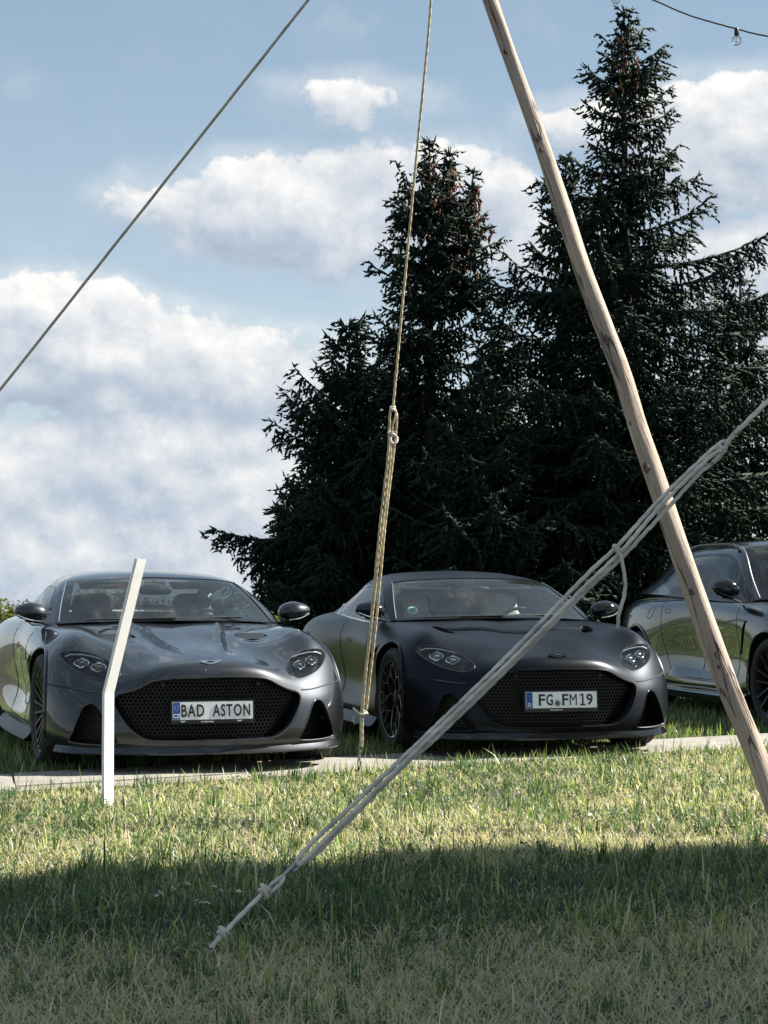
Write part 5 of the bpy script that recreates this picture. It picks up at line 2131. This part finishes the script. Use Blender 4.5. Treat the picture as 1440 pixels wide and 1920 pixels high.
# steel hook
hk = MB()
hk.tube([p - rn.location for p in catmull(rope_path([(524, 1655), (533, 1640), (547, 1626), (560, 1612), (563, 1620), (552, 1634)], DN), 5)], .006, 8)
hk.build('steel_hook', M_STEEL, rn)
# three parts of the tackle
strand(rn, rope_path([(556, 1620), (575, 1590), (690, 1482), (800, 1378), (960, 1222), (1100, 1078), (1160, 1022), (1240, 934), (1330, 848), (1356, 828), (1366, 834)], DN), RN, M_ROPE, sub=10)
strand(rn, [p + Vector((0, -.012, 0)) for p in rope_path([(558, 1622), (580, 1603), (690, 1496), (800, 1388), (960, 1236), (1100, 1096), (1166, 1032), (1240, 946), (1330, 858), (1352, 846)], DN)], RN, M_ROPE, sub=10)
strand(rn, [p + Vector((0, .016, 0)) for p in rope_path([(560, 1622), (588, 1606), (640, 1554), (760, 1434), (810, 1392), (960, 1247), (1100, 1108), (1168, 1044), (1250, 956), (1310, 890), (1338, 868), (1358, 848), (1362, 836)], DN)], RN * .95, M_ROPE, sub=10)
knot(rn, at(1352, 842, DN(0, 842)), dirn, RN * .8, M_ROPE, 2, wrap=1.4)
strand(rn, [at(1336, 868, DN(0, 868)), at(1352, 850, DN(0, 850)), at(1375, 816, DN(0, 816)), hi, lo + (hi - lo) * 1.6, far_end], RN * 1.2, M_ROPE, sub=8)
knot(rn, at(1158, 1032, DN(0, 1032)), dirn, RN * .85, M_ROPE, 1, wrap=2.5)
strand(rn, rope_path([(1150, 1022), (1160, 1036), (1166, 1050), (1172, 1090), (1170, 1118), (1161, 1150), (1158, 1180)], lambda u, v: DN(0, 1035) - .03), RN * .85, M_ROPE, name='loose_end')

# --- middle guy rope
DM = lambda u, v: POLE_TOP.y + (v + 306) / 1758.0 * (12.08 - POLE_TOP.y)
RM = .0074
rm_ = empty('guy_rope', at(672, 1452, 12.08))
tag(rm_, 'yellowish guy rope hanging in three strands down the middle to the lawn', 'rope', 'guy ropes of the tent')
strand(rm_, rope_path([(820, -306), (808, 0), (780, 300), (757, 545), (737, 762)], DM), RM, M_ROPE2, sub=10)
strand(rm_, rope_path([(737, 760), (731, 775), (730, 800), (727, 860), (712, 990), (694, 1180), (679, 1320), (676, 1400)], DM), RM, M_ROPE2, sub=8)
strand(rm_, rope_path([(738, 762), (744, 780), (742, 812), (738, 850), (722, 985), (706, 1160), (687, 1330)], DM), RM, M_ROPE2, sub=8)
strand(rm_, [p + Vector((0, -.02, 0)) for p in rope_path([(742, 778), (735, 806), (731, 870), (718, 980), (700, 1140), (683, 1300), (679, 1400)], DM)], RM * .8, M_ROPE2, sub=8)
dm = (at(737, 762, DM(0, 762)) - at(676, 1400, DM(0, 1400))).normalized()
knot(rm_, at(737, 766, DM(0, 766)), dm, RM * .9, M_ROPE, 2, wrap=1.5)
knot(rm_, at(734, 812, DM(0, 812)), dm, RM * .9, M_ROPE, 1, wrap=2.2)
lp = MB()
cc_ = at(739, 824, DM(0, 824) - .03)
lp.tube([cc_ - rm_.location + Vector((math.cos(a) * .020, math.sin(a) * .012, math.sin(a) * .026)) for a in np.linspace(0, 2 * math.pi, 20)[:-1]], RM * .95, 8, closed=True)
lp.build('eye', M_ROPE, rm_)
knot(rm_, at(683, 1336, DM(0, 1336)), dm, RM * .85, M_ROPE, 1, wrap=2.3)
strand(rm_, rope_path([(690, 1338), (678, 1340), (668, 1332), (662, 1328)], lambda u, v: DM(0, 1336) - .03), RM, M_ROPE, name='loose_end')
strand(rm_, rope_path([(664, 1342), (662, 1350), (666, 1358)], lambda u, v: DM(0, 1336) - .03), .0025, M_ROPE, name='loose_end')
for k in range(4):
    c = at(676 - k * 1.4, 1402 + k * 15, DM(0, 1402 + k * 15))
    ch = MB()
    sx, sy = (.008, .0) if k % 2 == 0 else (0.002, .008)
    ch.tube([c - rm_.location + Vector((math.cos(a) * sx, math.cos(a) * sy, math.sin(a) * .034)) for a in np.linspace(0, 2 * math.pi, 16)[:-1]], .0035, 6, closed=True)
    ch.build('chain_link', M_RUST if k > 1 else M_STEEL, rm_)

# --- left guy rope
rl_ = empty('guy_rope', at(-572, 1450, 12.1))
tag(rl_, 'thin guy rope slanting across the sky at the upper left', 'rope', 'guy ropes of the tent')
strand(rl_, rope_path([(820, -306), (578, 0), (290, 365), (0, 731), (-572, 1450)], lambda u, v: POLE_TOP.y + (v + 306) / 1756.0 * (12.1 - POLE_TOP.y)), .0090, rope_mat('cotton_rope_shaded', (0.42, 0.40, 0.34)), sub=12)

# --- stake of the near rope
sk = MB()
sp_ = at(338, 1806, 6.05)
sk.tube([(sp_.x - .012, sp_.y - .02, .030), (sp_.x - .008, sp_.y - .015, .020), (sp_.x + .035, sp_.y + .03, -.12)], [.010, .010, .009], 8)
sk.tube([(sp_.x - .028, sp_.y - .02, .034), (sp_.x + .012, sp_.y - .03, .026)], .008, 8)
tag(sk.build('tent_stake', M_RUST, angle=40), 'dark iron tent stake head in the foreground grass beside the near rope', 'stake')

# --- bent white metal post
M_WHITE = add_wear(mat('white_powder_coat', (0.74, 0.74, 0.73), 0.45), 14, 0.10, 0.12)
pb = at(206, 1505, 10.5)
pb.z = 0
root_post = empty('sign_post', pb)
tag(root_post, 'white folded metal post, upper half bent to the right, in front of the grey coupe', 'post')
phi = R(48)
fr_r = Vector((math.cos(phi), math.sin(phi), 0))             # along the broad face that looks to the right
fr_l = Vector((-math.sin(phi), math.cos(phi), 0)) * 1.0
corner0 = Vector((-.028, -.02, 0))
bend = at(206, 1300, 10.5) - pb
bend.x = 0
bend.y = 0
topv = at(268, 1048, 10.42) - pb
lean = (topv - bend)
secs = [(Vector((0, 0, -.15)), Vector((0, 0, 1))), (bend, (Vector((0, 0, 1)) + lean.normalized()).normalized()), (topv, lean.normalized())]
WID, FL, TH = .066, .022, .003


def post_ring(c, ax_):
    r1 = (fr_r - ax_ * fr_r.dot(ax_)).normalized()
    nf = r1.cross(ax_).normalized()          # face normal, towards the viewer's right
    if nf.y > 0:
        nf = -nf
    o = c + corner0
    back = -nf
    return [o, o + r1 * WID, o + r1 * WID + back * FL, o + r1 * (WID - TH) + back * FL, o + r1 * (WID - TH) + back * TH, o + r1 * TH + back * TH, o + r1 * TH + back * FL, o + back * FL]


mbp = MB()
rings = [post_ring(c, a) for c, a in secs]
for r_ in rings:
    r_.append(r_[0])
mbp.grid(rings)
mbp.add(rings[-1][:-1], [tuple(range(8))])
mbp.build('folded_profile', M_WHITE, root_post, smooth=False)
for f0, f1 in ((.12, .22), (.58, .98)):
    st = MB()
    o0, o1 = bend + lean * f0, bend + lean * f1
    a_ = lean.normalized()
    r1 = (fr_r - a_ * fr_r.dot(a_)).normalized()
    e = corner0 - r1 * .006
    st.add([o0 + e, o0 + e + Vector((0, .02, 0)), o1 + e + Vector((0, .02, 0)), o1 + e, o0 + e + r1 * .004, o0 + e + r1 * .004 + Vector((0, .02, 0)), o1 + e + r1 * .004 + Vector((0, .02, 0)), o1 + e + r1 * .004], [(0, 1, 2, 3), (7, 6, 5, 4), (0, 4, 5, 1), (1, 5, 6, 2), (2, 6, 7, 3), (3, 7, 4, 0)])
    st.build('hook_strip', M_STEEL, root_post, smooth=False)

# --- string of bulbs
M_CABLE = mat('black_cable', (0.012, 0.012, 0.013), 0.5)
M_BULB = glass_mat('bulb_glass', (0.93, 0.94, 0.95), 0.0, 1.5)
M_FIL = mat('bulb_core', (0.55, 0.50, 0.42), 0.4)
cab = [(820, -306), (960, -150), (1100, -55), (1155, -24), (1225, 0), (1285, 26), (1340, 43), (1381, 54), (1440, 68), (1620, 96), (1950, 90)]
root_sl = empty('string_light', at(1381, 54, 11.0))
tag(root_sl, 'black cable with clear round bulbs hung across the top right corner', 'string light')
strand(root_sl, rope_path(cab, 11.0), .0050, M_CABLE, 8, 6, 'cable', wob=.0004)
for (u, v) in ((1381, 54), (1155, -24), (1640, 97), (940, -170)):
    c = at(u, v, 11.0) - root_sl.location
    s_ = MB()
    s_.lathe([(0, .008), (.009, .006), (.013, -.004), (.015, -.030), (.013, -.040), (0, -.040)], 14, axis='z', c=c)
    so = s_.build('bulb_socket', M_CABLE, root_sl)
    g = MB()
    prof = [(.010, -.036), (.014, -.042)] + [(.030 * math.sin(a), -.070 + .030 * math.cos(a)) for a in np.linspace(.5, math.pi, 14)]
    g.lathe(prof, 22, axis='z', c=c)
    g.build('bulb', M_BULB, root_sl)
    fi = MB()
    fi.lathe([(0, -.040), (.005, -.045), (.004, -.066), (.007, -.072), (.003, -.082), (0, -.083)], 8, axis='z', c=c)
    fi.build('filament', M_FIL, so)

# --- the tent roof that shades the foreground, unseen beyond the right; height and edge shaped for its shadow
def canvas_mat():
    m = bpy.data.materials.new('tent_canvas')
    m.use_nodes = True
    t = m.node_tree
    t.nodes.clear()
    N = NT(t)
    tc = N.node('ShaderNodeTexCoord').outputs['Object']
    c = N.mix(N.noise(tc, 3, 5, .6), (.34, .34, .33), (.42, .42, .41))
    d = N.node('ShaderNodeBsdfDiffuse')
    tr = N.node('ShaderNodeBsdfTranslucent')
    N.put(d.inputs[0], c)
    N.put(tr.inputs[0], c)
    mx = N.node('ShaderNodeMixShader')
    mx.inputs[0].default_value = .10
    t.links.new(d.outputs[0], mx.inputs[1])
    t.links.new(tr.outputs[0], mx.inputs[2])
    o = N.node('ShaderNodeOutputMaterial')
    t.links.new(mx.outputs[0], o.inputs[0])
    return m


HT = 8.5
KX, KY = math.cos(SUN_AZ) / math.tan(SUN_EL), math.sin(SUN_AZ) / math.tan(SUN_EL)


def edge_y(x, h):
    """roof edge whose shadow falls on the line through (-1.6, 8.04) and (1.76, 8.87)"""
    sx = x - KX * h
    return 8.04 + (sx + 1.6) * .247 + KY * h + .20 * math.sin(sx * 1.9 + .6) + .11 * math.sin(sx * 4.3) + .07 * math.sin(sx * 9.7 + 1) + .04 * math.sin(sx * 17 + 2)


tent = empty('tent', (10.0, 6.0, 0))
tag(tent, 'unseen canvas tent roof beyond the right edge, set high to shade the near grass', 'tent')
G = []
for i, x in enumerate(np.linspace(4.2, 20, 260)):
    ye = edge_y(x, HT)
    row = []
    for j, f in enumerate(np.linspace(0, 1, 26)):
        y = ye + (4.0 - ye) * f
        z = HT + .35 * math.sin(f * math.pi)
        row.append(Vector((x, y, z)) - tent.location)
    G.append(row)
mbt = MB()
mbt.grid(G)
mbt.build('canvas', canvas_mat(), tent, angle=None)
for (a, b) in (((6.4, 7.6, 0), (4.6, 8.7, HT)), ((5.6, 8.1, 0), far_end), ((19.5, 14.0, 0), (19.5, 13.0, HT)), ((4.6, 3.2, 0), (4.4, 4.1, HT)), ((19.5, 3.2, 0), (19.6, 4.1, HT))):
    pl_ = MB()
    pl_.tube([Vector(a) - tent.location, Vector(b) - tent.location], [.07, .05], 12)
    pl_.build('support_pole', M_WOOD, tent)

# ------------------------------------------------------------------ grass
def grass_mat():
    m = bpy.data.materials.new('grass_blades')
    m.use_nodes = True
    t = m.node_tree
    t.nodes.clear()
    N = NT(t)
    a = N.node('ShaderNodeAttribute', attribute_name='tone')
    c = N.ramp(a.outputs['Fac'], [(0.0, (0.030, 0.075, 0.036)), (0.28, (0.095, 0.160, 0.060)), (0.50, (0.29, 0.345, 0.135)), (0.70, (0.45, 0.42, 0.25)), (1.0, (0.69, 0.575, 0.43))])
    d = N.node('ShaderNodeBsdfPrincipled')
    N.put(d.inputs['Base Color'], c)
    d.inputs['Roughness'].default_value = .42
    d.inputs['Specular IOR Level'].default_value = .5
    tr = N.node('ShaderNodeBsdfTranslucent')
    N.put(tr.inputs[0], N.mix(1.0, c, (1.15, 1.25, .7), 'MULTIPLY'))
    mx = N.node('ShaderNodeMixShader')
    mx.inputs[0].default_value = .42
    t.links.new(d.outputs[0], mx.inputs[1])
    t.links.new(tr.outputs[0], mx.inputs[2])
    o = N.node('ShaderNodeOutputMaterial')
    t.links.new(mx.outputs[0], o.inputs[0])
    return m


M_GRASS = grass_mat()


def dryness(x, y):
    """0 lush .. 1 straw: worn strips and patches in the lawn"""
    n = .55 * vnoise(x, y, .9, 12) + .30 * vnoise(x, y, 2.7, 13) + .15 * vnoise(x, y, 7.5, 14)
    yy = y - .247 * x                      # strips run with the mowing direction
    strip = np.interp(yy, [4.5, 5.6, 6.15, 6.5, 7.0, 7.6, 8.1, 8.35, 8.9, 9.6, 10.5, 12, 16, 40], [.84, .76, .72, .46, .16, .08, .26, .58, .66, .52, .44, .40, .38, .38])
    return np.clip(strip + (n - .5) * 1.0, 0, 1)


def blades(x, y, h, w, lean, tone, r_, curl=1.0):
    n = len(x)
    z = ground_z(x, y)
    az = r_.random(n) * 6.283
    d = np.stack([np.cos(az), np.sin(az)], 1)
    wa = az + 1.5708 + r_.normal(size=n) * .5
    s = np.stack([np.cos(wa), np.sin(wa)], 1)
    V = np.zeros((n, 5, 3))
    # base pair, middle pair, tip
    ln = lean
    for k, (t, ww) in enumerate(((0, 1.0), (.55, .85))):
        off = (h * t * np.sin(ln) * (.45 + .55 * t * curl))[:, None] * d
        zz = z + h * t * np.cos(ln * (.6 + .4 * t)) - .008 * (k == 0)
        for q, sg in enumerate((-1, 1)):
            V[:, k * 2 + q, :2] = np.stack([x, y], 1) + off + sg * s * (w * ww * .5)[:, None]
            V[:, k * 2 + q, 2] = zz
    off = (h * np.sin(ln))[:, None] * d * (1.0 + .0 * curl)
    V[:, 4, :2] = np.stack([x, y], 1) + off
    V[:, 4, 2] = z + h * np.cos(ln * 1.08)
    b = np.arange(n)[:, None] * 5
    F = np.concatenate([b + np.array([[0, 1, 3]]), b + np.array([[0, 3, 2]]), b + np.array([[2, 3, 4]])], 0)
    return V.reshape(-1, 3), F, np.repeat(tone, 5)


def field(y0, y1, per_m2, r_, xm=1.0, clear_path=True, slope=.205):
    W_ = slope * y1 + xm
    n = int(per_m2 * (y1 - y0) * 2 * W_)
    x = r_.uniform(-W_, W_, n)
    y = r_.uniform(y0, y1, n)
    k = np.abs(x) < slope * y + xm
    x, y = x[k], y[k]
    if clear_path:
        k = ~in_path(x, y)
        x, y = x[k], y[k]
    return x, y


def make_grass():
    r_ = np.random.default_rng(77)
    parts = []
    # standing turf, near to the path
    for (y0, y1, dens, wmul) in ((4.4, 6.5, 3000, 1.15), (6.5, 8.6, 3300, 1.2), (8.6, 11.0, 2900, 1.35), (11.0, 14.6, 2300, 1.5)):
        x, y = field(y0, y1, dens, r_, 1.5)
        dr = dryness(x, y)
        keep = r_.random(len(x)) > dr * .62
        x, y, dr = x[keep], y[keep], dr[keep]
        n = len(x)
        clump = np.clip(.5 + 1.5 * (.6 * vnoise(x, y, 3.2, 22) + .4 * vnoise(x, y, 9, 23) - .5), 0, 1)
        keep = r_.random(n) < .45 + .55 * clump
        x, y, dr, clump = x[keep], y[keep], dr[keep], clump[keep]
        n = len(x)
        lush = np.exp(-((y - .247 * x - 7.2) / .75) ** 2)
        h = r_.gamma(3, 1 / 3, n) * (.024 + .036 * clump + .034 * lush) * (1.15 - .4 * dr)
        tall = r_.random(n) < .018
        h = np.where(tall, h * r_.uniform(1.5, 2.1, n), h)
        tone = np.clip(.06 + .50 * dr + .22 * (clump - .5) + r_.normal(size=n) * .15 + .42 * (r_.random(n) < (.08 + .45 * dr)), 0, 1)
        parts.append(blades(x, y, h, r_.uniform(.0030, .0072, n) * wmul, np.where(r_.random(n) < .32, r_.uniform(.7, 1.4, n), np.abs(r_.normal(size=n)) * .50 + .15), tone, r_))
    # broad-leaved tufts of lusher grass
    x, y = field(4.6, 13, 10, r_, 1.3)
    for cx, cy in zip(x, y):
        if r_.random() < .75 * dryness(np.array([cx]), np.array([cy]))[0] and cy > 6.4:
            continue
        n = r_.integers(10, 26)
        a = r_.random(n) * 6.28
        rr = np.abs(r_.normal(size=n)) * .035
        px, py = cx + rr * np.cos(a), cy + rr * np.sin(a)
        h = r_.uniform(.05, .125, n)
        parts.append(blades(px, py, h, r_.uniform(.0045, .0085, n), np.abs(r_.normal(size=n)) * .45 + .1, np.clip(.10 + .10 * r_.random(n) + .12 * r_.random(), 0, 1), r_))
    # clover and other broad weeds between the blades
    x, y = field(4.6, 12.5, 26, r_, .5)
    k = (dryness(x, y) < .5)
    x, y = x[k], y[k]
    for cx, cy in zip(x, y):
        m = r_.integers(6, 16)
        lx, ly = cx + r_.normal(size=m) * .035, cy + r_.normal(size=m) * .035
        lz = ground_z(lx, ly) + r_.uniform(.012, .055, m)
        nrm = unit(np.stack([r_.normal(size=m) * .45, r_.normal(size=m) * .45, np.ones(m)], 1))
        u = unit(np.cross(nrm, r_.normal(size=(m, 3))))
        v = np.cross(nrm, u)
        s_ = r_.uniform(.006, .013, m)[:, None]
        c0 = np.stack([lx, ly, lz], 1)
        V = np.stack([c0 - u * s_ * 1.2, c0 + v * s_ * .8, c0 + u * s_ * 1.2, c0 - v * s_ * .8, c0 + nrm * s_ * .1], 1).reshape(-1, 3)
        b = np.arange(m)[:, None] * 5
        F = np.concatenate([b + np.array([[0, 1, 4]]), b + np.array([[1, 2, 4]]), b + np.array([[2, 3, 4]]), b + np.array([[3, 0, 4]])], 0)
        parts.append((V, F, np.repeat(np.clip(.14 + r_.normal(size=m) * .06, 0, 1), 5)))
    # straw lying in the sward
    for (y0, y1, dens) in ((4.4, 6.6, 3600), (6.6, 9.4, 2400), (9.4, 14.4, 1400)):
        x, y = field(y0, y1, dens, r_, 1.5)
        dr = dryness(x, y)
        k = r_.random(len(x)) < .12 + dr * 1.15
        x, y = x[k], y[k]
        n = len(x)
        parts.append(blades(x, y, r_.uniform(.05, .17, n), r_.uniform(.0018, .0042, n), r_.uniform(1.0, 1.52, n), np.clip(.84 + r_.normal(size=n) * .15, .5, 1), r_))
    # beyond the path, round and under the cars
    x, y = field(14.0, 24, 560, r_, 2.0)
    x2, y2 = field(11.4, 14.6, 900, r_, 2.0)
    yf = PATH_F0[1] + (x2 - PATH_F0[0]) * .613
    k = y2 > yf
    x, y = np.concatenate([x, x2[k]]), np.concatenate([y, y2[k]])
    n = len(x)
    dr = dryness(x, y)
    parts.append(blades(x, y, r_.gamma(6, 1 / 6, n) * .085, r_.uniform(.006, .011, n), np.abs(r_.normal(size=n)) * .45 + .12, np.clip(.18 + .35 * dr + r_.normal(size=n) * .1 + .35 * (r_.random(n) < .12), 0, 1), r_))
    x, y = field(24, 52, 60, r_, 3.0)
    n = len(x)
    parts.append(blades(x, y, r_.uniform(.08, .16, n), r_.uniform(.02, .04, n), np.abs(r_.normal(size=n)) * .4 + .1, np.clip(.4 + r_.normal(size=n) * .12, 0, 1), r_))
    # ragged fringe on the edge of the path
    t = r_.uniform(-.4, 1.6, 2600)
    x = PATH_N0[0] + (PATH_N1[0] - PATH_N0[0]) * t
    y = PATH_N0[1] + (PATH_N1[1] - PATH_N0[1]) * t + r_.normal(size=len(t)) * .05 - .04
    n = len(x)
    parts.append(blades(x, y, r_.gamma(5, 1 / 5, n) * .072, r_.uniform(.004, .007, n), np.abs(r_.normal(size=n)) * .4 + .15, np.clip(.38 + r_.normal(size=n) * .14, 0, 1), r_))
    Vs, Fs, Ts, o = [], [], [], 0
    for V, F, T in parts:
        Vs.append(V)
        Fs.append(F + o)
        Ts.append(T)
        o += len(V)
    V, F, T = np.concatenate(Vs), np.concatenate(Fs), np.concatenate(Ts)
    g = link('grass', np_mesh('grass', V, F, M_GRASS, {'tone': T}))
    tag(g, 'mown grass with straw-coloured dry patches around the path', 'grass', kind='stuff')
    return len(F)


NG_ = make_grass()

# ------------------------------------------------------------------ small white flowers in the shaded grass
M_PETAL = mat('white_petals', (0.70, 0.69, 0.64), 0.7)
M_STEM = mat('flower_stem', (0.07, 0.10, 0.04), 0.7)
M_EYE = mat('flower_eye', (0.45, 0.35, 0.10), 0.8)
heads = []
for k in range(3):
    mb = MB()
    rr = random.Random(k)
    for q in range(16):
        a, d_ = rr.random() * 6.28, math.sqrt(rr.random()) * .010
        c = (d_ * math.cos(a), d_ * math.sin(a), rr.uniform(-.003, .003) - d_ * .25)
        mb.add([(c[0] + .0030 * math.cos(b_), c[1] + .0030 * math.sin(b_), c[2] + (.0 if i % 2 else .0022)) for i, b_ in enumerate(np.linspace(0, 6.28, 9)[:-1])], [tuple(range(8))])
    heads.append(mb.mesh('flower_head', M_PETAL, smooth=False, fix=False))
stem = MB()
stem.tube([(0, 0, -.01), (.004, .002, .05), (0, 0, .076)], [.0016, .0014, .0012], 5, caps=False)
stem_me = stem.mesh('stem', M_STEM)
for k, (u, v) in enumerate(((292, 1678), (302, 1672), (326, 1664), (352, 1655), (368, 1686), (377, 1690), (389, 1691), (402, 1660), (416, 1668), (447, 1670))):
    d_ = 1.095 * F_PX / (v - 1100)          # heads stand about 0.1 m above the soil
    p = at(u, v, d_)
    f = empty('wild_flower', (p.x, p.y, p.z - .078), random.random() * 6)
    tag(f, 'small white flower head in the shaded grass left of the near rope', 'flower', 'white flowers in the shaded grass')
    link('stem', stem_me, f)
    h_ = link('flower_head', heads[k % 3], f)
    h_.location = (0, 0, .076)
    h_.rotation_euler = (random.uniform(-.5, .5), random.uniform(-.5, .5), random.random() * 6)
